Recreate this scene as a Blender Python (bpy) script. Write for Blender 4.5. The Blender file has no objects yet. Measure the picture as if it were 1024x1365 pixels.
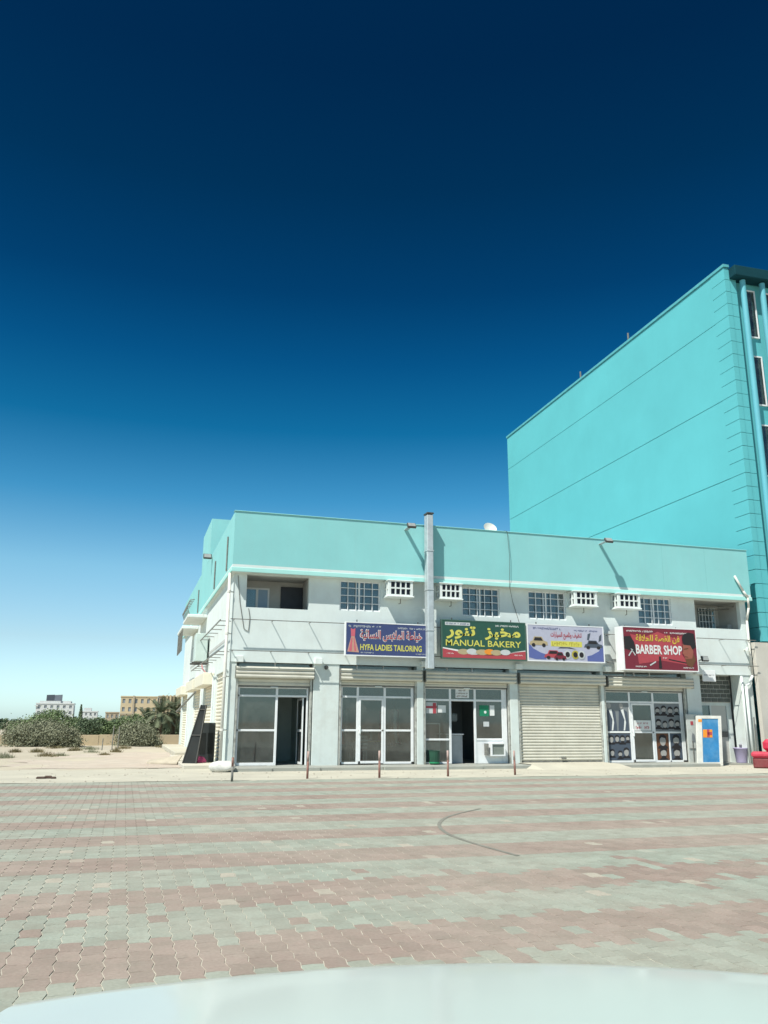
import bpy, math, random, unicodedata
from mathutils import Matrix, Vector, Euler

R = math.radians
rnd = random.Random(11)
S = bpy.context.scene
COL = S.collection

# ------------------------------------------------------------------ camera
CAM_H, YAW, PITCH, ROLL = 1.5, R(16.9), math.atan(280.5 / 1100.0), R(0.38)
fwd = Vector((math.sin(YAW) * math.cos(PITCH), math.cos(YAW) * math.cos(PITCH), math.sin(PITCH)))
r0 = Vector((math.cos(YAW), -math.sin(YAW), 0))
u0 = r0.cross(fwd)
rt = r0 * math.cos(ROLL) + u0 * math.sin(ROLL)
up = -r0 * math.sin(ROLL) + u0 * math.cos(ROLL)
cam_d = bpy.data.cameras.new('camera')
cam = bpy.data.objects.new('camera', cam_d)
COL.objects.link(cam)
cam_d.sensor_fit = 'VERTICAL'
cam_d.sensor_height = 36.0
cam_d.lens = 36.0 * 1100.0 / 1365.0
cam_d.clip_start, cam_d.clip_end = 0.05, 6000
m = Matrix((rt, up, -fwd)).transposed().to_4x4()
m.translation = Vector((0, 0, CAM_H))
cam.matrix_world = m
S.camera = cam

# ------------------------------------------------------------------ sky, sun, exposure
SUN_DIR = Vector((0.57, 0.42, -1.0)).normalized()       # the way the light travels
EL = math.asin(-SUN_DIR.z)
AZ = math.atan2(-SUN_DIR.x, -SUN_DIR.y)
W = bpy.data.worlds.new('World')
S.world = W
W.use_nodes = True
nt = W.node_tree
nt.nodes.clear()
out = nt.nodes.new('ShaderNodeOutputWorld')
bg = nt.nodes.new('ShaderNodeBackground')
sky = nt.nodes.new('ShaderNodeTexSky')
sky.sky_type = 'NISHITA'
sky.sun_disc = False
sky.sun_elevation = EL
sky.sun_rotation = AZ
sky.air_density, sky.dust_density, sky.ozone_density = 1.0, 0.6, 2.0
bg.inputs['Strength'].default_value = 0.1
SKY_STOPS = [(0.9, (1.021, 1.3628, 1.6772)), (5.2, (0.9004, 1.0585, 1.0991)), (10.0, (0.6878, 1.056, 1.0622)), (14.8, (0.214, 0.7521, 0.9057)), (19.7, (0.0299, 0.4747, 0.6576)), (24.4, (0.0107, 0.3178, 0.5158)), (29.0, (0.004, 0.2066, 0.3663)), (35.5, (0.0023, 0.1498, 0.26)), (42.5, (0.0024, 0.1176, 0.2222))]   #SKYSTOPS
tc = nt.nodes.new('ShaderNodeTexCoord')
sep = nt.nodes.new('ShaderNodeSeparateXYZ')
asn = nt.nodes.new('ShaderNodeMath'); asn.operation = 'ARCSINE'
mr = nt.nodes.new('ShaderNodeMapRange')
mr.inputs['From Min'].default_value = R(-10); mr.inputs['From Max'].default_value = R(90)
ramp = nt.nodes.new('ShaderNodeValToRGB')
cr = ramp.color_ramp
SKY_MAX = max(max(c) for _, c in SKY_STOPS)
for i, (deg, c) in enumerate(SKY_STOPS):
    pos = (deg + 10) / 100.0
    e = cr.elements[i] if i < 2 else cr.elements.new(pos)
    e.position = pos
    e.color = (c[0] / SKY_MAX, c[1] / SKY_MAX, c[2] / SKY_MAX, 1)
mul = nt.nodes.new('ShaderNodeVectorMath'); mul.operation = 'MULTIPLY'
sca = nt.nodes.new('ShaderNodeVectorMath'); sca.operation = 'SCALE'
sca.inputs['Scale'].default_value = SKY_MAX
L = nt.links.new
L(tc.outputs['Generated'], sep.inputs[0]); L(sep.outputs['Z'], asn.inputs[0]); L(asn.outputs[0], mr.inputs['Value'])
L(mr.outputs['Result'], ramp.inputs['Fac']); L(ramp.outputs['Color'], sca.inputs[0])
L(sky.outputs['Color'], mul.inputs[0]); L(sca.outputs[0], mul.inputs[1])
L(mul.outputs[0], bg.inputs['Color']); L(bg.outputs[0], out.inputs['Surface'])

sd = bpy.data.lights.new('sun', 'SUN')
sd.energy, sd.angle, sd.color = 4.6, R(0.55), (1.0, 0.975, 0.90)
so = bpy.data.objects.new('sun', sd)
COL.objects.link(so)
so.rotation_euler = SUN_DIR.to_track_quat('-Z', 'Y').to_euler()
so.location = (-20, -15, 40)

S.view_settings.view_transform = 'Standard'
S.view_settings.look = 'None'
S.view_settings.gamma = 1.0
S.view_settings.exposure = 0.45
S.view_settings.use_curve_mapping = False

# ------------------------------------------------------------------ helpers
BASE = {}                                   # object name -> world offset its mesh data is stored against


class MB:
    def __init__(self):
        self.v, self.f = [], []

    def add(self, vs, fs):
        o = len(self.v)
        self.v += [tuple(p) for p in vs]
        self.f += [tuple(i + o for i in f) for f in fs]
        return self

    def box(self, x0, x1, y0, y1, z0, z1):
        vs = [(x0, y0, z0), (x1, y0, z0), (x1, y1, z0), (x0, y1, z0), (x0, y0, z1), (x1, y0, z1), (x1, y1, z1), (x0, y1, z1)]
        return self.add(vs, [(0, 3, 2, 1), (4, 5, 6, 7), (0, 1, 5, 4), (1, 2, 6, 5), (2, 3, 7, 6), (3, 0, 4, 7)])

    def cbox(self, x0, x1, y0, y1, z0, z1, b):
        """box with chamfered edges"""
        b = min(b, (x1 - x0) * .45, (y1 - y0) * .45, (z1 - z0) * .45)
        vs, idx = [], {}
        for sx in (0, 1):
            for sy in (0, 1):
                for sz in (0, 1):
                    X, Y, Z = (x0, x1)[sx], (y0, y1)[sy], (z0, z1)[sz]
                    dx, dy, dz = b * (1 - 2 * sx), b * (1 - 2 * sy), b * (1 - 2 * sz)
                    for a, p in (('x', (X, Y + dy, Z + dz)), ('y', (X + dx, Y, Z + dz)), ('z', (X + dx, Y + dy, Z))):
                        idx[(sx, sy, sz, a)] = len(vs)
                        vs.append(p)
        I = idx
        fs = []
        for s in (0, 1):
            q = [I[(s, 0, 0, 'x')], I[(s, 1, 0, 'x')], I[(s, 1, 1, 'x')], I[(s, 0, 1, 'x')]]
            fs.append(q if s else q[::-1])
            q = [I[(0, s, 0, 'y')], I[(1, s, 0, 'y')], I[(1, s, 1, 'y')], I[(0, s, 1, 'y')]]
            fs.append(q[::-1] if s else q)
            q = [I[(0, 0, s, 'z')], I[(1, 0, s, 'z')], I[(1, 1, s, 'z')], I[(0, 1, s, 'z')]]
            fs.append(q if s else q[::-1])
        for a in (0, 1):
            for c in (0, 1):
                fs.append([I[(0, a, c, 'y')], I[(1, a, c, 'y')], I[(1, a, c, 'z')], I[(0, a, c, 'z')]])
                fs.append([I[(a, 0, c, 'x')], I[(a, 1, c, 'x')], I[(a, 1, c, 'z')], I[(a, 0, c, 'z')]])
                fs.append([I[(a, c, 0, 'x')], I[(a, c, 1, 'x')], I[(a, c, 1, 'y')], I[(a, c, 0, 'y')]])
                for d in (0, 1):
                    pass
        for k in range(8):
            s = ((k >> 2) & 1, (k >> 1) & 1, k & 1)
            fs.append([I[s + ('x',)], I[s + ('y',)], I[s + ('z',)]])
        return self.add(vs, fs)

    def tube(self, p0, p1, r, n=8, r1=None, caps=True):
        p0, p1 = Vector(p0), Vector(p1)
        r1 = r if r1 is None else r1
        d = (p1 - p0).normalized()
        a = d.orthogonal().normalized()
        b = d.cross(a)
        vs = []
        for p, q in ((p0, r), (p1, r1)):
            for i in range(n):
                t = 2 * math.pi * i / n
                vs.append(p + (a * math.cos(t) + b * math.sin(t)) * q)
        fs = [(i, (i + 1) % n, n + (i + 1) % n, n + i) for i in range(n)]
        if caps:
            fs += [tuple(range(n))[::-1], tuple(range(n, 2 * n))]
        return self.add(vs, fs)

    def path(self, pts, r, n=6):
        for a, b in zip(pts, pts[1:]):
            self.tube(a, b, r, n)
        return self

    def lathe(self, cx, cy, prof, n=16, cap=True):
        vs, fs = [], []
        for r, z in prof:
            for i in range(n):
                t = 2 * math.pi * i / n
                vs.append((cx + r * math.cos(t), cy + r * math.sin(t), z))
        for k in range(len(prof) - 1):
            for i in range(n):
                fs.append((k * n + i, k * n + (i + 1) % n, (k + 1) * n + (i + 1) % n, (k + 1) * n + i))
        if cap:
            fs.append(tuple(range(n))[::-1])
            fs.append(tuple((len(prof) - 1) * n + i for i in range(n)))
        return self.add(vs, fs)

    def quad(self, a, b, c, d):
        return self.add([a, b, c, d], [(0, 1, 2, 3)])

    def poly(self, pts, y, t=0.004):
        """a flat outline in x,z facing -y with a little thickness"""
        n = len(pts)
        ar = sum(pts[i][0] * pts[(i + 1) % n][1] - pts[(i + 1) % n][0] * pts[i][1] for i in range(n))
        if ar < 0:
            pts = pts[::-1]
        vs = [(p[0], y, p[1]) for p in pts] + [(p[0], y + t, p[1]) for p in pts]
        fs = [tuple(range(n)), tuple(range(2 * n - 1, n - 1, -1))]
        fs += [(i, n + i, n + (i + 1) % n, (i + 1) % n) for i in range(n)]
        return self.add(vs, fs)

    def ell(self, cx, cz, rx, rz, y, n=14, t=0.004, a0=0, a1=360):
        k = n if a1 - a0 >= 360 else n + 1
        return self.poly([(cx + rx * math.cos(R(a0 + (a1 - a0) * i / n)), cz + rz * math.sin(R(a0 + (a1 - a0) * i / n))) for i in range(k)], y, t)

    def wall_xz(self, x0, x1, z0, z1, y, t, holes):
        """a wall slab facing -y with rectangular holes right through it"""
        return self._wall(x0, x1, z0, z1, holes, lambda a, d, c: (a, y + d * t, c), False)

    def wall_yz(self, y0, y1, z0, z1, x, t, holes):
        """a wall slab facing -x with rectangular holes"""
        return self._wall(y0, y1, z0, z1, holes, lambda a, d, c: (x + d * t, a, c), True)

    def _wall(self, a0, a1, z0, z1, holes, P, flip):
        xs = sorted({a0, a1} | {h[0] for h in holes} | {h[1] for h in holes})
        zs = sorted({z0, z1} | {h[2] for h in holes} | {h[3] for h in holes})
        solid = lambda i, j: 0 <= i < len(xs) - 1 and 0 <= j < len(zs) - 1 and not any(
            h[0] <= (xs[i] + xs[i + 1]) / 2 <= h[1] and h[2] <= (zs[j] + zs[j + 1]) / 2 <= h[3] for h in holes)

        def q(*p):
            self.quad(*(p[::-1] if flip else p))
        for i in range(len(xs) - 1):
            for j in range(len(zs) - 1):
                if not solid(i, j):
                    continue
                a, b, c, d = xs[i], xs[i + 1], zs[j], zs[j + 1]
                q(P(a, 0, c), P(b, 0, c), P(b, 0, d), P(a, 0, d))
                q(P(b, 1, c), P(a, 1, c), P(a, 1, d), P(b, 1, d))
                if not solid(i - 1, j): q(P(a, 1, c), P(a, 0, c), P(a, 0, d), P(a, 1, d))
                if not solid(i + 1, j): q(P(b, 0, c), P(b, 1, c), P(b, 1, d), P(b, 0, d))
                if not solid(i, j - 1): q(P(a, 1, c), P(b, 1, c), P(b, 0, c), P(a, 0, c))
                if not solid(i, j + 1): q(P(a, 0, d), P(b, 0, d), P(b, 1, d), P(a, 1, d))
        return self

    def room(self, x0, x1, y0, y1, z0, z1):
        """inside faces of a room open towards -y"""
        q = self.quad
        q((x0, y0, z0), (x1, y0, z0), (x1, y1, z0), (x0, y1, z0))
        q((x0, y0, z1), (x0, y1, z1), (x1, y1, z1), (x1, y0, z1))
        q((x0, y1, z0), (x1, y1, z0), (x1, y1, z1), (x0, y1, z1))
        q((x0, y0, z0), (x0, y1, z0), (x0, y1, z1), (x0, y0, z1))
        q((x1, y1, z0), (x1, y0, z0), (x1, y0, z1), (x1, y1, z1))
        return self

    def build(self, name, mat, parent=None, smooth=False, local=False):
        off = Vector((0, 0, 0)) if (parent is None or local) else BASE[parent.name]
        me = bpy.data.meshes.new(name)
        me.from_pydata([(p[0] - off.x, p[1] - off.y, p[2] - off.z) for p in self.v], [], self.f)
        me.materials.append(mat)
        if smooth:
            me.polygons.foreach_set('use_smooth', [True] * len(me.polygons))
        me.update()
        o = bpy.data.objects.new(name, me)
        COL.objects.link(o)
        if parent is not None:
            o.parent = parent
        BASE[o.name] = off
        return o


def box(*a):
    return MB().box(*a)


def tag(o, label=None, cat=None, group=None, kind=None):
    if label: o['label'] = label
    if cat: o['category'] = cat
    if group: o['group'] = group
    if kind: o['kind'] = kind
    return o


def thing(name, loc, label, cat, group=None, rot=(0, 0, 0)):
    o = bpy.data.objects.new(name, None)
    o.empty_display_size = 0.2
    COL.objects.link(o)
    o.location = loc
    o.rotation_euler = rot
    BASE[o.name] = Vector(loc)
    return tag(o, label, cat, group)


def copy_tree(o, parent=None):
    c = o.copy()
    COL.objects.link(c)
    if parent is not None: c.parent = parent
    BASE[c.name] = BASE.get(o.name, Vector((0, 0, 0)))
    for ch in [k for k in o.children]:
        copy_tree(ch, c)
    return c


# ------------------------------------------------------------------ materials
def mat(name, col, rough=0.7, var=0.10, scale=3.0, bump=0.0, bscale=60.0, dirt=None, dirt_amt=0.0, dirt_scale=1.2,
        streak=0.0, metal=0.0, spec=0.4, coat=0.0, col2=None):
    """painted / mineral surface: base tone, slow blotches, optional dirt patches, run-off streaks and fine relief"""
    M = bpy.data.materials.new(name)
    M.use_nodes = True
    n = M.node_tree
    b = n.nodes['Principled BSDF']
    b.inputs['Roughness'].default_value = rough
    b.inputs['Metallic'].default_value = metal
    b.inputs['Specular IOR Level'].default_value = spec
    if coat:
        b.inputs['Coat Weight'].default_value = coat
        b.inputs['Coat Roughness'].default_value = .10
    g = n.nodes.new('ShaderNodeNewGeometry')
    N = n.nodes.new('ShaderNodeTexNoise')
    N.inputs['Scale'].default_value = scale
    N.inputs['Detail'].default_value = 6
    N.inputs['Roughness'].default_value = 0.62
    n.links.new(g.outputs['Position'], N.inputs['Vector'])
    mx = n.nodes.new('ShaderNodeMix'); mx.data_type = 'RGBA'
    c2 = col2 or tuple(max(0, c * (1 - 2 * var)) for c in col)
    mx.inputs['A'].default_value = (*[min(1, c * (1 + var * .5)) for c in col], 1)
    mx.inputs['B'].default_value = (*c2, 1)
    rm = n.nodes.new('ShaderNodeMapRange')
    rm.inputs['From Min'].default_value = 0.3; rm.inputs['From Max'].default_value = 0.75
    n.links.new(N.outputs['Fac'], rm.inputs['Value'])
    n.links.new(rm.outputs['Result'], mx.inputs['Factor'])
    last = mx.outputs['Result']
    if dirt and dirt_amt:
        N2 = n.nodes.new('ShaderNodeTexNoise')
        N2.inputs['Scale'].default_value = dirt_scale; N2.inputs['Detail'].default_value = 8; N2.inputs['Roughness'].default_value = .7
        n.links.new(g.outputs['Position'], N2.inputs['Vector'])
        r2 = n.nodes.new('ShaderNodeMapRange')
        r2.inputs['From Min'].default_value = 0.48; r2.inputs['From Max'].default_value = 0.78
        r2.inputs['To Max'].default_value = dirt_amt
        n.links.new(N2.outputs['Fac'], r2.inputs['Value'])
        m2 = n.nodes.new('ShaderNodeMix'); m2.data_type = 'RGBA'
        m2.inputs['B'].default_value = (*dirt, 1)
        n.links.new(last, m2.inputs['A']); n.links.new(r2.outputs['Result'], m2.inputs['Factor'])
        last = m2.outputs['Result']
    if streak:
        mp = n.nodes.new('ShaderNodeMapping')
        mp.inputs['Scale'].default_value = (5.0, 5.0, 0.28)
        n.links.new(g.outputs['Position'], mp.inputs['Vector'])
        N3 = n.nodes.new('ShaderNodeTexNoise'); N3.inputs['Scale'].default_value = 1.0; N3.inputs['Detail'].default_value = 5
        n.links.new(mp.outputs[0], N3.inputs['Vector'])
        r3 = n.nodes.new('ShaderNodeMapRange')
        r3.inputs['From Min'].default_value = .5; r3.inputs['From Max'].default_value = .8; r3.inputs['To Max'].default_value = streak
        n.links.new(N3.outputs['Fac'], r3.inputs['Value'])
        m3 = n.nodes.new('ShaderNodeMix'); m3.data_type = 'RGBA'
        m3.inputs['B'].default_value = (*(dirt or (.3, .28, .24)), 1)
        n.links.new(last, m3.inputs['A']); n.links.new(r3.outputs['Result'], m3.inputs['Factor'])
        last = m3.outputs['Result']
    n.links.new(last, b.inputs['Base Color'])
    if bump:
        N4 = n.nodes.new('ShaderNodeTexNoise'); N4.inputs['Scale'].default_value = bscale; N4.inputs['Detail'].default_value = 4
        n.links.new(g.outputs['Position'], N4.inputs['Vector'])
        bp = n.nodes.new('ShaderNodeBump'); bp.inputs['Strength'].default_value = bump; bp.inputs['Distance'].default_value = 0.02
        n.links.new(N4.outputs['Fac'], bp.inputs['Height']); n.links.new(bp.outputs[0], b.inputs['Normal'])
    return M


def glass(name, tint=(.55, .6, .6), refl=0.05):
    M = bpy.data.materials.new(name)
    M.use_nodes = True
    n = M.node_tree
    n.nodes.clear()
    o = n.nodes.new('ShaderNodeOutputMaterial')
    t = n.nodes.new('ShaderNodeBsdfTransparent'); t.inputs[0].default_value = (*tint, 1)
    g = n.nodes.new('ShaderNodeBsdfGlossy'); g.inputs['Roughness'].default_value = 0.03
    g.inputs['Color'].default_value = (.9, .95, .95, 1)
    d = n.nodes.new('ShaderNodeBsdfDiffuse'); d.inputs[0].default_value = (.45, .44, .40, 1)
    fr = n.nodes.new('ShaderNodeFresnel'); fr.inputs['IOR'].default_value = 1.5
    ad = n.nodes.new('ShaderNodeMath'); ad.operation = 'ADD'; ad.inputs[1].default_value = refl
    geo = n.nodes.new('ShaderNodeNewGeometry')
    ns = n.nodes.new('ShaderNodeTexNoise'); ns.inputs['Scale'].default_value = 2.2; ns.inputs['Detail'].default_value = 7
    rr = n.nodes.new('ShaderNodeMapRange'); rr.inputs['To Min'].default_value = .02; rr.inputs['To Max'].default_value = .12
    rr.inputs['From Min'].default_value = .35; rr.inputs['From Max'].default_value = .8
    m1 = n.nodes.new('ShaderNodeMixShader'); m2 = n.nodes.new('ShaderNodeMixShader')
    n.links.new(fr.outputs[0], ad.inputs[0]); n.links.new(ad.outputs[0], m1.inputs[0])
    n.links.new(t.outputs[0], m1.inputs[1]); n.links.new(g.outputs[0], m1.inputs[2])
    n.links.new(geo.outputs['Position'], ns.inputs['Vector']); n.links.new(ns.outputs['Fac'], rr.inputs['Value'])
    n.links.new(rr.outputs[0], m2.inputs[0]); n.links.new(m1.outputs[0], m2.inputs[1]); n.links.new(d.outputs[0], m2.inputs[2])
    n.links.new(m2.outputs[0], o.inputs[0])
    return M


WHITE = mat('white_wall_paint', (.665, .735, .715), .85, .04, 1.6, .25, 40, (.47, .46, .41), .28, 0.9, .12)
WHITE_TRIM = mat('white_trim_paint', (.72, .775, .75), .75, .05, 3, .15, 50, (.45, .43, .37), .3, 1.8, .12)
SHOPWALL = mat('shop_pillar_paint', (.63, .695, .665), .8, .05, 2, .2, 40, (.44, .42, .36), .42, 1.7, .18)
MINT = mat('mint_parapet_paint', (.25, .575, .575), .8, .04, .7, .2, 35, (.26, .46, .47), .2, .55, .16)
MINT_TRIM = mat('mint_lip_paint', (.38, .71, .665), .75, .04, 1.2, .1, 40)
FRAME = mat('white_aluminium', (.78, .80, .80), .45, .04, 6, 0, 40, (.45, .42, .36), .25, 2.5)
SHUT = mat('cream_shutter_metal', (.60, .585, .50), .55, .07, 2, .06, 60, (.36, .33, .26), .35, 1.6, .10)
SHUT_W = mat('ivory_shutter_metal', (.74, .70, .56), .55, .05, 2, .05, 60, (.45, .40, .3), .25, 1.6, .08)
GLASS = glass('shop_glass', (.72, .77, .76), .04)
GLASS_B = glass('window_glass', (.70, .78, .82), .05)
ROOMG = mat('room_wall_grey_green', (.42, .46, .43), .9, .06, 1.2, dirt=(.2, .2, .18), dirt_amt=.4)
ROOMD = mat('room_wall_dim', (.36, .37, .36), .9, .08, 1.5)
ROOMW = mat('balcony_plaster', (.50, .50, .47), .9, .06, 1.5, .1, 30, (.3, .28, .25), .4)
DARKDOOR = mat('dark_door', (.035, .04, .05), .5, .15, 5)
STEP = mat('grey_step_tile', (.33, .345, .31), .8, .14, 2.2, .2, 40, (.5, .46, .38), .5, 1.1)
METAL = mat('galvanised_sheet', (.54, .60, .62), .5, .12, 5, .05, 30, (.3, .31, .3), .4, 2, .2, metal=.35)
DARKMETAL = mat('dark_metal', (.07, .07, .065), .5, .2, 8)
RAIL = mat('weathered_rail_steel', (.20, .20, .18), .6, .25, 10)
PIPE = mat('off_white_pipe', (.70, .69, .63), .5, .08, 5, dirt=(.35, .3, .24), dirt_amt=.4)
LAMP_GLASS = mat('lamp_glass', (.32, .34, .33), .2, .1, 8, spec=.6)
BLOCK = mat('dark_glass_block', (.10, .11, .095), .5, .25, 12, .1, 60)
MORTAR = mat('mortar', (.46, .46, .42), .9, .08, 6, .2, 80)
BLACK = mat('black_board', (.018, .022, .022), .7, .3, 6, .05, 30, (.1, .1, .09), .2, 3, spec=.2)
PINK = mat('pink_cloth', (.60, .10, .26), .9, .2, 8)
SACK = mat('white_plastic_sack', (.66, .66, .62), .6, .12, 7, .4, 25, (.45, .4, .32), .5, 4)
REDSEAT = mat('red_vinyl', (.55, .035, .075), .45, .12, 5, dirt=(.45, .2, .18), dirt_amt=.3)
MAROON = mat('dark_red_base', (.20, .035, .04), .6, .15, 5, dirt=(.3, .2, .16), dirt_amt=.4)
LILAC = mat('lilac_plastic', (.42, .38, .55), .45, .08, 5)
BLUEP = mat('blue_panel', (.045, .23, .47), .45, .12, 2.5, dirt=(.30, .48, .55), dirt_amt=.35, dirt_scale=2)
POSTRED = mat('faded_red_paint', (.27, .13, .105), .7, .25, 14, dirt=(.45, .36, .28), dirt_amt=.5, dirt_scale=9)
POSTPALE = mat('bleached_pink_paint', (.46, .33, .29), .7, .15, 14)
SAND = mat('sand_ground', (.48, .43, .335), .95, .10, .25, .5, 9, (.36, .32, .25), .6, .09)
BED = mat('joint_sand', (.52, .50, .42), .95, .08, 4, .2, 60)
APRON = mat('dusty_concrete', (.51, .485, .395), .95, .09, .8, .25, 25, (.36, .34, .29), .5, .5)
BEIGEWALL = mat('low_wall_plaster', (.50, .41, .275), .95, .08, .8, .2, 12, (.36, .30, .21), .5, .6)
CAR = mat('white_car_paint', (.53, .59, .545), .35, .01, 2, spec=.45, coat=.5)
RUBBER = mat('tyre_rubber', (.02, .02, .02), .8, .1, 9)
TRUNK = mat('tree_bark', (.12, .085, .055), .9, .3, 9, .6, 20)


def flat(name, c, rough=.6):
    return mat(name, c, rough, .05, 9)


INK = {k: flat('print_' + k, c) for k, c in dict(
    navy=(.045, .065, .17), yellow=(.60, .57, .11), red=(.40, .06, .075), white=(.70, .72, .70), green=(.022, .085, .062),
    gold=(.60, .44, .06), lilac=(.43, .44, .54), crimson=(.18, .022, .038), black=(.02, .018, .02), skin=(.30, .10, .07),
    pink=(.55, .12, .16), peach=(.50, .28, .22), tan=(.42, .34, .2), grey=(.20, .22, .23), pale=(.52, .55, .55), blue=(.10, .13, .34),
    orange=(.75, .27, .03), brown=(.14, .06, .03), olive=(.42, .36, .05), steel=(.07, .09, .12)).items()}

# ------------------------------------------------------------------ lettering
FORMS = {}
for cp in list(range(0xFE70, 0xFEFD)):
    d = unicodedata.decomposition(chr(cp)).split()
    if len(d) == 2: FORMS.setdefault(int(d[1], 16), {})[d[0]] = chr(cp)
    elif len(d) == 3 and d[1] == '0644': FORMS.setdefault((0x644, int(d[2], 16)), {})[d[0]] = chr(cp)


def arabic(s):
    """join the letters (presentation forms) and lay them out right to left"""
    out, i, L_ = [], 0, [ord(c) for c in s]
    items = []
    while i < len(L_):
        if i + 1 < len(L_) and (L_[i], L_[i + 1]) in FORMS:
            items.append((L_[i], L_[i + 1])); i += 2
        else:
            items.append(L_[i]); i += 1
    fw = lambda k: k == 0x640 or '<initial>' in FORMS.get(k, {})        # joins the letter after it
    bk = lambda k: k == 0x640 or '<final>' in FORMS.get(k, {})
    for j, k in enumerate(items):
        if k not in FORMS:
            out.append(chr(k) if isinstance(k, int) else ''); continue
        p = j > 0 and fw(items[j - 1]) and bk(k)
        q = j + 1 < len(items) and fw(k) and bk(items[j + 1])
        f = FORMS[k]
        key = '<medial>' if p and q else '<final>' if p else '<initial>' if q else '<isolated>'
        out.append(f.get(key) or f.get('<isolated>'))
    return ''.join(out[::-1])


def text_into(mb, s, x0, x1, z0, z1, y, bold=0.0, t=0.006):
    c = bpy.data.curves.new('lettering', 'FONT')
    c.body = s
    c.size = 1.0
    c.resolution_u = 2
    c.offset = bold
    o = bpy.data.objects.new('lettering', c)
    COL.objects.link(o)
    bpy.context.view_layer.update()
    dg = bpy.context.evaluated_depsgraph_get()
    me = o.evaluated_get(dg).to_mesh()
    vs = [v.co.copy() for v in me.vertices]
    fs = [tuple(p.vertices) for p in me.polygons]
    o.evaluated_get(dg).to_mesh_clear()
    bpy.data.objects.remove(o)
    bpy.data.curves.remove(c)
    if not vs: return mb
    a0, a1 = min(v.x for v in vs), max(v.x for v in vs)
    b0, b1 = min(v.y for v in vs), max(v.y for v in vs)
    sx, sz = (x1 - x0) / (a1 - a0), (z1 - z0) / (b1 - b0)
    return mb.add([(x0 + (v.x - a0) * sx, y, z0 + (v.y - b0) * sz) for v in vs], fs)


def scribble(mb, x0, x1, z0, z1, y):
    """a line of small print far too fine to read: letter-sized bars"""
    h = z1 - z0
    x = x0
    while x < x1 - h * .5:
        if rnd.random() < .16:
            x += h * .55; continue
        w = h * rnd.uniform(.28, .6)
        a = z0 + h * rnd.choice((0, 0, .3))
        b = z1 - h * rnd.choice((0, 0, 0, .25))
        mb.box(x, x + w * .45, y, y + .004, a, b)
        zz = rnd.choice((a, (a + b) / 2, b - h * .2))
        mb.box(x + w * .45, x + w, y, y + .004, zz, zz + h * .2)
        x += w + h * .16
    return mb

# ================================================================== GROUND
def irregular(x0, x1, y0, y1, z, seed, amp=.35, step=1.0):
    r = random.Random(seed)
    pts = []
    n = int((x1 - x0) / step)
    for i in range(n + 1): pts.append((x0 + (x1 - x0) * i / n, y0 + r.uniform(-amp, amp) * .25, z))
    k = int((y1 - y0) / step)
    for i in range(1, k): pts.append((x1 + r.uniform(-amp, amp), y0 + (y1 - y0) * i / k, z))
    for i in range(n + 1): pts.append((x1 - (x1 - x0) * i / n, y1 + r.uniform(-amp, amp), z))
    for i in range(1, k): pts.append((x0 + r.uniform(-amp, amp), y1 - (y1 - y0) * i / k, z))
    return MB().add(pts, [tuple(range(len(pts)))])


g = MB()
rg = random.Random(3)
gx = [-3000, -800, -200, -60] + [-30 + 1.5 * i for i in range(24)] + [8, 40, 120, 400, 3000]
gy = [-3000, -200, -20, 0, 10, 22.6] + [24 + 1.6 * i for i in range(28)] + [80, 120, 250, 600, 3200]
for y in gy:
    for x in gx:
        rough = -32 < x < 2.6 and 28 < y < 66
        g.v.append((x, y, -.014 + (rg.uniform(-.05, .07) * (1 if y > 34 else .4) if rough else 0)))
for j in range(len(gy) - 1):
    for i in range(len(gx) - 1):
        a = j * len(gx) + i
        g.f.append((a, a + 1, a + 1 + len(gx), a + len(gx)))
ground = tag(g.build('ground', SAND, smooth=True), kind='structure')

paving = tag(box(-9, 34, -9, 22.85, -.2, -.0042).build('paving', BED), kind='structure')
apron = tag(irregular(-7.5, 33, 22.9, 29.0, -.002, 5).build('apron', APRON), kind='structure')
sidep = tag(irregular(-3.6, 3.2, 29.4, 44, .003, 8, .5).build('pavement', mat('pinkish_dusty_paving', (.50, .435, .36), .95, .10, 1.3, .3, 18, (.42, .30, .25), .5, .25)), kind='structure')


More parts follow.
